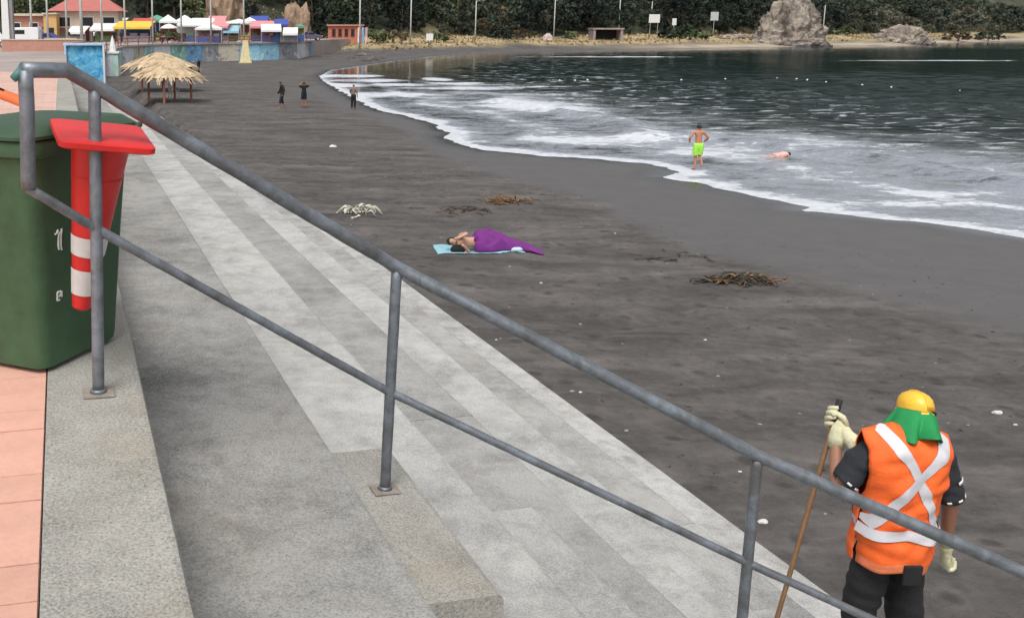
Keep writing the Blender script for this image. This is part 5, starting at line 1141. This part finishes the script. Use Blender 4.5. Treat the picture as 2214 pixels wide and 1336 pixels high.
def rock(px, Y, sx, sy, sz_, label, seed, name='sea_rock', sub=4, cat='rock', peak=0.0, z=None, mat=None):
    bmh = bmesh.new(); bmesh.ops.create_icosphere(bmh, subdivisions=sub, radius=1); q_ = far(px, Y, 0); z0 = gzxy(q_.x, Y) if z is None else z
    o3 = Vector((seed * 7.1, seed * 3.3, seed)); m = MB(); vv = []
    for v in bmh.verts:
        c0 = v.co.normalized(); d = 1 + .34 * noise.noise(c0 * 1.5 + o3) + .24 * noise.noise(c0 * 3.3 + o3) + .24 * abs(noise.noise(c0 * 6 + o3)) + .09 * noise.noise(c0 * 15 + o3)
        zz = c0.z * d; zz = zz * (1 + peak * max(0, 1 - (c0.x ** 2 + c0.y ** 2) * 1.6))
        vv.append(Vector((c0.x * d * sx, c0.y * d * sy, max(-.25, zz) * sz_)))
    ff = [tuple(v.index for v in f.verts) for f in bmh.faces]; bmh.free(); m.add(vv, ff); o = m.build(name, mat or ROCK); o.location = (q_.x, Y, z0 - .3); return tag(o, label, cat)
rock(1708, 262, 9.0, 7, 9.4, 'large pale craggy rock outcrop at the water edge across the bay', 4, peak=.35, z=-.3, sub=5)
rock(1660, 258, 4.5, 4, 3.4, 'dark lower rock at the left foot of the large outcrop', 9, z=-.3); rock(1745, 256, 6.5, 3.5, 2.6, 'sloping rock slab at the right foot of the large outcrop', 12, z=-.3)
rock(1950, 282, 8.4, 5, 5.0, 'smaller rounded grey rock right of the large outcrop', 21, z=-.3, sub=5); rock(1905, 280, 3.4, 3, 2.0, 'dark small rock at the left foot of the grey rock', 25, z=-.3); rock(1990, 279, 3.6, 3, 2.6, 'dark small rock at the right foot of the grey rock', 27, z=-.3)
rock(1185, 240, 1.3, 1, 1.5, 'pale pinkish boulder on the far bank', 31, 'boulder', 3, 'boulder', mat=M('pale_boulder', (0.5, 0.42, 0.4), .9))
rock(1590, 266, 5.0, 3, 1.4, 'pale flat ledge left of the large outcrop', 33, 'ledge', 4, 'rock')
for i, (px, py, sx) in enumerate(((785, 121, 1.5), (800, 127, 1.1), (770, 126, 1.0), (812, 131, .9), (758, 131, .8), (790, 133, 1.0), (830, 128, .7), (845, 131, .6))):
    p = ground_at(px, py); rock(px, p.y, sx, sx * .8, sx * .55, 'dark boulder among the rocks at the head of the beach', 40 + i, 'boulder', 2, 'boulder')['group'] = 'dark boulders at the head of the beach'
# earth banks behind the market
EARTH = M('brown_earth', (0.3, 0.21, 0.145), .95, .4, .3, .6, 2)
rock(487, 207, 3.6, 4, 10, 'bare brown earth bank between the trees behind the market', 51, 'earth_bank', 4, 'bank', mat=EARTH); rock(640, 203, 2.6, 3, 6.5, 'tan earth bank left of the orange-red building', 53, 'earth_bank', 4, 'bank', mat=EARTH)
# ---- orange handcart behind the bin
oc = atd(2, 205, 5.4); hc = thing('handcart', 'orange tubular handcart frame partly hidden behind the green bin at left', 'handcart', (oc.x - .25, 5.4, ZK)); OR = M('orange_enamel', (0.85, 0.2, 0.06), .45, .1)
hz = oc.z - ZK
def hl_(mb, nm, mat): o = mb.build(nm, mat, hc, smooth=True); return o
q1 = Vector((-.3, 0, hz + .22)); q2 = atd(50, 222, 5.4) - Vector(hc.location); q3 = atd(62, 300, 5.4) - Vector(hc.location)
hl_(MB().tube([q1, q1.lerp(q2, .5), q2, q3, Vector((q3.x + .02, 0, .3))], .032, 12), 'frame', OR); hl_(MB().tube([q1 + Vector((-.2, .5, -.3)), q2 + Vector((-.2, .5, -.35)), q3 + Vector((-.2, .5, -.3)), Vector((q3.x - .2, .5, .3))], .032, 12), 'frame', OR)
hl_(MB().tube([q1 + Vector((.0, -.01, .06)), q2 + Vector((-.1, -.01, .06))], .012, 8), 'cable', BLACK)
m = MB(); m.loft([rrect(.6, .5, .06, z_, cx=-.1, cy=.25) for z_ in (.28, .3, .62, .65)]); m.build('tray', OR, hc)
for yy in (-.02, .52):
    m = MB(); m.lathe([(.1, -.03), (.17, -.03), (.18, 0), (.17, .03), (.1, .03)], 18, Matrix.Translation((-.1, yy, .18)) @ Matrix.Rotation(R(90), 4, 'X')); m.build('wheel', BLACK, hc)
# ================================================================== VEGETATION
def leafmat(name, dark, mid, light, wet=0.0):
    b = NB(name); v = b.coords('Object'); oi = b.n('ObjectInfo')
    g = b.n('NewGeometry'); k = b.noise(g.outputs['Position'], 0.45, 4, 0.65); r_ = b.math('ADD', b.math('MULTIPLY', k, .8), b.math('MULTIPLY', b.math('SUBTRACT', oi.outputs['Random'], .5), .35))
    c = b.ramp(r_, [(.28, dark), (.45, mid), (.62, light)]); b.set(Base_Color=c, Roughness=.75, Specular_IOR_Level=.25); return b.m
LD = leafmat('dark_conifer_leaf', (0.012, 0.019, 0.016), (0.034, 0.048, 0.036), (0.08, 0.10, 0.068))
LM = leafmat('green_leaf', (0.024, 0.038, 0.02), (0.075, 0.10, 0.045), (0.16, 0.185, 0.09))
LO = leafmat('olive_leaf', (0.04, 0.043, 0.03), (0.105, 0.108, 0.072), (0.19, 0.185, 0.135))
LB = leafmat('brown_scrub_leaf', (0.045, 0.034, 0.02), (0.11, 0.085, 0.05), (0.2, 0.16, 0.1))
BARK = M('bark', (0.07, 0.055, 0.042), .95, .3, 4)
def crown(seed, rx, rz, zc, ncl, nl, ls, shape='round'):
    """leaf clumps through the crown's volume, uneven outline with gaps"""
    rg = np.random.RandomState(seed); vs_ = []; 
    for c in range(ncl):
        while True:
            p = rg.uniform(-1, 1, 3)
            if (p ** 2).sum() <= 1: break
        p = p / (np.linalg.norm(p) + 1e-6) * (np.linalg.norm(p) ** .45)
        if shape == 'cone': f = 1.05 - .85 * (p[2] + 1) / 2; p[0] *= f; p[1] *= f
        if shape == 'flat': p[2] = abs(p[2]) * .9 - .25
        lump = 1 + .28 * math.sin(seed + 3.1 * p[0] + 2.3 * p[1] * 2)
        c0 = np.array([p[0] * rx * lump, p[1] * rx * lump, zc + p[2] * rz]); cr = rx * rg.uniform(.16, .3)
        d = rg.normal(size=(nl, 3)); d /= np.linalg.norm(d, axis=1, keepdims=True); d *= cr * rg.uniform(.3, 1, (nl, 1)); ctr = c0 + d * np.array([1, 1, .75])
        a = rg.normal(size=(nl, 3)); a /= np.linalg.norm(a, axis=1, keepdims=True); b_ = np.cross(a, rg.normal(size=(nl, 3))); b_ /= np.linalg.norm(b_, axis=1, keepdims=True)
        s1 = ls * rg.uniform(.6, 1.3, (nl, 1)); s2 = s1 * rg.uniform(.4, .75, (nl, 1))
        q = np.stack([ctr - a * s1, ctr + b_ * s2, ctr + a * s1, ctr - b_ * s2], 1); vs_.append(q.reshape(-1, 3))
    return np.concatenate(vs_)
def np_mesh(name, V, mat, quads=None):
    n = len(V) // 4; q = np.arange(n * 4) if quads is None else quads
    me = bpy.data.meshes.new(name); me.vertices.add(len(V)); me.vertices.foreach_set('co', V.astype(np.float32).ravel())
    me.loops.add(n * 4); me.loops.foreach_set('vertex_index', q.astype(np.int32)); me.polygons.add(n); me.polygons.foreach_set('loop_start', np.arange(0, n * 4, 4, dtype=np.int32)); me.polygons.foreach_set('loop_total', np.full(n, 4, np.int32)); me.materials.append(mat); me.update(calc_edges=True); return me
def trunk_mesh(seed, h_, r_):
    rg = random.Random(seed); m = MB(); top_ = Vector((rg.uniform(-.3, .3), rg.uniform(-.3, .3), h_)); m.tube([(0, 0, -.6), (0, 0, h_ * .3), top_ * .7, top_], [r_ * 1.4, r_, r_ * .7, r_ * .25], 7)
    for k in range(5):
        a = rg.uniform(0, 6.28); z = h_ * rg.uniform(.4, .8); s_ = Vector((0, 0, z)); m.tube([s_, s_ + Vector((math.cos(a) * h_ * .14, math.sin(a) * h_ * .14, h_ * .1)), s_ + Vector((math.cos(a) * h_ * .25, math.sin(a) * h_ * .25, h_ * .22))], [r_ * .45, r_ * .3, r_ * .1], 5)
    return m.mesh('trunk', BARK)
KV = {}
specs = {'conifer': [('cone', 3.0, 5.0, 5.6, 46, 26, .34, LD)] * 3, 'dark': [('round', 3.8, 3.6, 5.2, 42, 28, .38, LD)] * 3, 'green': [('round', 3.6, 3.3, 4.9, 42, 28, .36, LM)] * 3, 'olive': [('flat', 3.4, 2.6, 1.8, 36, 26, .32, LO)] * 3, 'brown': [('flat', 2.6, 2.0, 1.2, 28, 24, .28, LB)] * 2, 'shrub': [('flat', 1.6, 1.3, .7, 26, 24, .2, LM)] * 2, 'darkshrub': [('flat', 1.8, 1.5, .8, 26, 24, .22, LD)] * 2}
for kind, lst in specs.items():
    for i, (shp, rx, rz, zc, nc, nl, ls, mt) in enumerate(lst):
        Vc = crown(hash(kind) % 1 + sum(map(ord, kind)) + i * 13, rx, rz, zc, nc, nl, ls, shp); KV[(kind, i)] = (Vc, np_mesh('crown', Vc, mt), trunk_mesh(i + 5 * len(kind), zc + rz * .3, .22 if rx > 2.5 else .07), mt)
lab = {'conifer': ('conifer_tree', 'very dark conifer in the wood behind the bay', 'tree'), 'dark': ('broadleaf_tree', 'dark green tree in the wood behind the bay', 'tree'), 'green': ('broadleaf_tree', 'brighter green leafy tree in the wood behind the bay', 'tree'), 'olive': ('scrub_bush', 'grey-olive scrub bush on the slope behind the bay', 'bush'), 'brown': ('scrub_bush', 'brownish dry scrub bush at the foot of the wooded slope', 'bush')}
def zone(px, rg):
    if px < 455: return rg.choice(['green', 'green', 'green', 'dark'])
    if px < 700: return rg.choice(['conifer', 'dark', 'conifer'])
    if px < 1000: return rg.choice(['green', 'dark', 'conifer', 'green'])
    if px < 1180: return rg.choice(['dark', 'olive', 'dark', 'brown'])
    if px < 1660: return rg.choice(['conifer', 'dark', 'dark', 'conifer', 'dark'])
    if px < 1820: return rg.choice(['dark', 'olive'])
    return rg.choice(['olive', 'olive', 'olive', 'dark', 'brown'])
rg = random.Random(11); stuffV = {}; nind = 0
cand = []
for Yr in np.arange(199, 470, 5.8):
    for Xr in np.arange(-130, 470, 6.2):
        x = Xr + rg.uniform(-2.6, 2.6); y = Yr + rg.uniform(-2.4, 2.4); cand.append((x, y))
cx_ = np.array([c[0] for c in cand]); cy_ = np.array([c[1] for c in cand]); sdv = sdist(cx_, cy_)
inl_ = np.minimum(sdv - 30, np.maximum(cy_ - 197 + 0.12 * cx_, -5) + np.where(cx_ < 25, 0, 4)); zz_ = land_z(cx_, cy_, sdv)
for (x, y), il, z in zip(cand, inl_, zz_):
    if il < 0: continue
    d_ = y * math.cos(TH) - (z - H) * math.sin(TH); px = CX + F * x / d_
    if px < -260 or px > 2560: continue
    if il > (55 if px < 1800 else 85): continue
    if 452 < px < 516 and il < 20 or 618 < px < 664 and il < 14: continue
    k = zone(px, rg); vi = rg.randrange(len(specs[k])); Vc, cm, tm_, mt = KV[(k, vi)]
    s_ = rg.uniform(.75, 1.3); a = rg.uniform(0, 6.28)
    if il < 10 and -20 < px < 2250:
        nm, lb, ct_ = lab[k]; t = thing(nm, lb, ct_, (x, y, z - .1), a, lb.replace('a ', '').split(' in the')[0].split(' on the')[0].split(' at the')[0] + ('es' if k in ('olive', 'brown') else 's') + ' behind the bay'); t.scale = (s_, s_, s_ * rg.uniform(.9, 1.15)); link('crown', cm, t); link('trunk', tm_, t); nind += 1
    else:
        c, s2 = math.cos(a), math.sin(a); Rm = np.array([[c, -s2, 0], [s2, c, 0], [0, 0, 1]]); stuffV.setdefault(mt.name, []).append((Vc @ Rm.T) * s_ + np.array([x, y, z - .1]))
me = None; allV = []; mi = []; mats_ = []
for k_, (nm, lst) in enumerate(stuffV.items()):
    v_ = np.concatenate(lst); allV.append(v_); mi += [k_] * (len(v_) // 4); mats_.append(bpy.data.materials[nm])
me = np_mesh('woodland', np.concatenate(allV), mats_[0])
for m_ in mats_[1:]: me.materials.append(m_)
me.polygons.foreach_set('material_index', mi); wd = link('woodland', me); tag(wd, 'dense mixed wood covering the slope behind the bay', 'wood', kind='stuff')
print('trees', nind, 'mass faces', len(mi))
# shrubs on the far bank and dune
for i, (px, Y, k, s_, lb) in enumerate([(1478, 254, 'shrub', 2.4, 'broad green shrub on the far bank left of the large rock'), (1520, 256, 'shrub', 1.4, 'small green shrub right of the broad green shrub'), (1445, 255, 'darkshrub', 1.2, 'dark little shrub below the white signs'), (945, 205, 'shrub', 1.4, 'green shrub beside the small white board'), (1090, 232, 'darkshrub', 1.5, 'dark shrub on the dry bank right of the shorter lamp post'), (1118, 236, 'brown', .9, 'brown shrub left of the pale boulder'), (1235, 246, 'shrub', 1.2, 'olive shrub right of the pale boulder'), (815, 190, 'shrub', 1.6, 'green shrub on the dune right of the orange-red building'), (850, 192, 'brown', 1.0, 'brown dry shrub on the dune'), (700, 198, 'darkshrub', 1.6, 'dark shrub behind the orange-red building'), (1830, 292, 'shrub', 1.7, 'olive shrub between the two sea rocks'), (2075, 330, 'brown', 1.5, 'brown shrub right of the grey sea rock'), (2140, 350, 'darkshrub', 2.0, 'dark shrub on the far bank near the right edge'), (362, 134, 'shrub', 1.0, 'small green shrub behind the thatched shelters')]):
    q_ = far(px, Y, 0); z = gzxy(q_.x, Y) if Y > 170 else ZP; Vc, cm, tm_, mt = KV[(k, i % 2)]; t = thing('shrub', lb, 'shrub', (q_.x, Y, z - .05), rg.uniform(0, 6), 'shrubs on the far bank'); t.scale = (s_ * 1.3, s_, s_); link('crown', cm, t); link('stem', tm_, t)
# dry grass on the bank
rs = np.random.RandomState(5); gx = rs.uniform(-10, 330, 60000); gy = rs.uniform(172, 380, 60000); gsd = sdist(gx, gy); gi = np.minimum(gsd, (gy - 168) * .8); ok = (gi > 8) & (gi < 36) & (vnoise(gx, gy, .12, 21) + .5 * vnoise(gx, gy, .4, 22) > -.25); gx, gy = gx[ok][:16000], gy[ok][:16000]; gzv = land_z(gx, gy)
n_ = len(gx); hgt_ = rs.uniform(.12, .5, n_); an = rs.uniform(0, 6.28, n_); wdx = np.cos(an) * .28; wdy = np.sin(an) * .28; lx = rs.normal(0, .25, n_); ly = rs.normal(0, .25, n_)
q = np.stack([np.stack([gx - wdx, gy - wdy, gzv - .05], 1), np.stack([gx + wdx, gy + wdy, gzv - .05], 1), np.stack([gx + lx + wdx * .5, gy + ly + wdy * .5, gzv + hgt_], 1), np.stack([gx + lx - wdx * .5, gy + ly - wdy * .5, gzv + hgt_ * .8], 1)], 1).reshape(-1, 3)
b = NB('straw_grass'); g = b.n('NewGeometry'); k = b.noise(g.outputs['Position'], .25, 5, .7); b.set(Base_Color=b.ramp(k, [(.3, (0.09, 0.07, 0.03)), (.46, (0.3, 0.21, 0.11)), (.6, (0.46, 0.36, 0.21)), (.76, (0.17, 0.13, 0.06))]), Roughness=.9)
tag(link('dry_grass', np_mesh('dry_grass', q, b.m)), 'straw-coloured dry grass on the far bank', 'grass', kind='stuff')
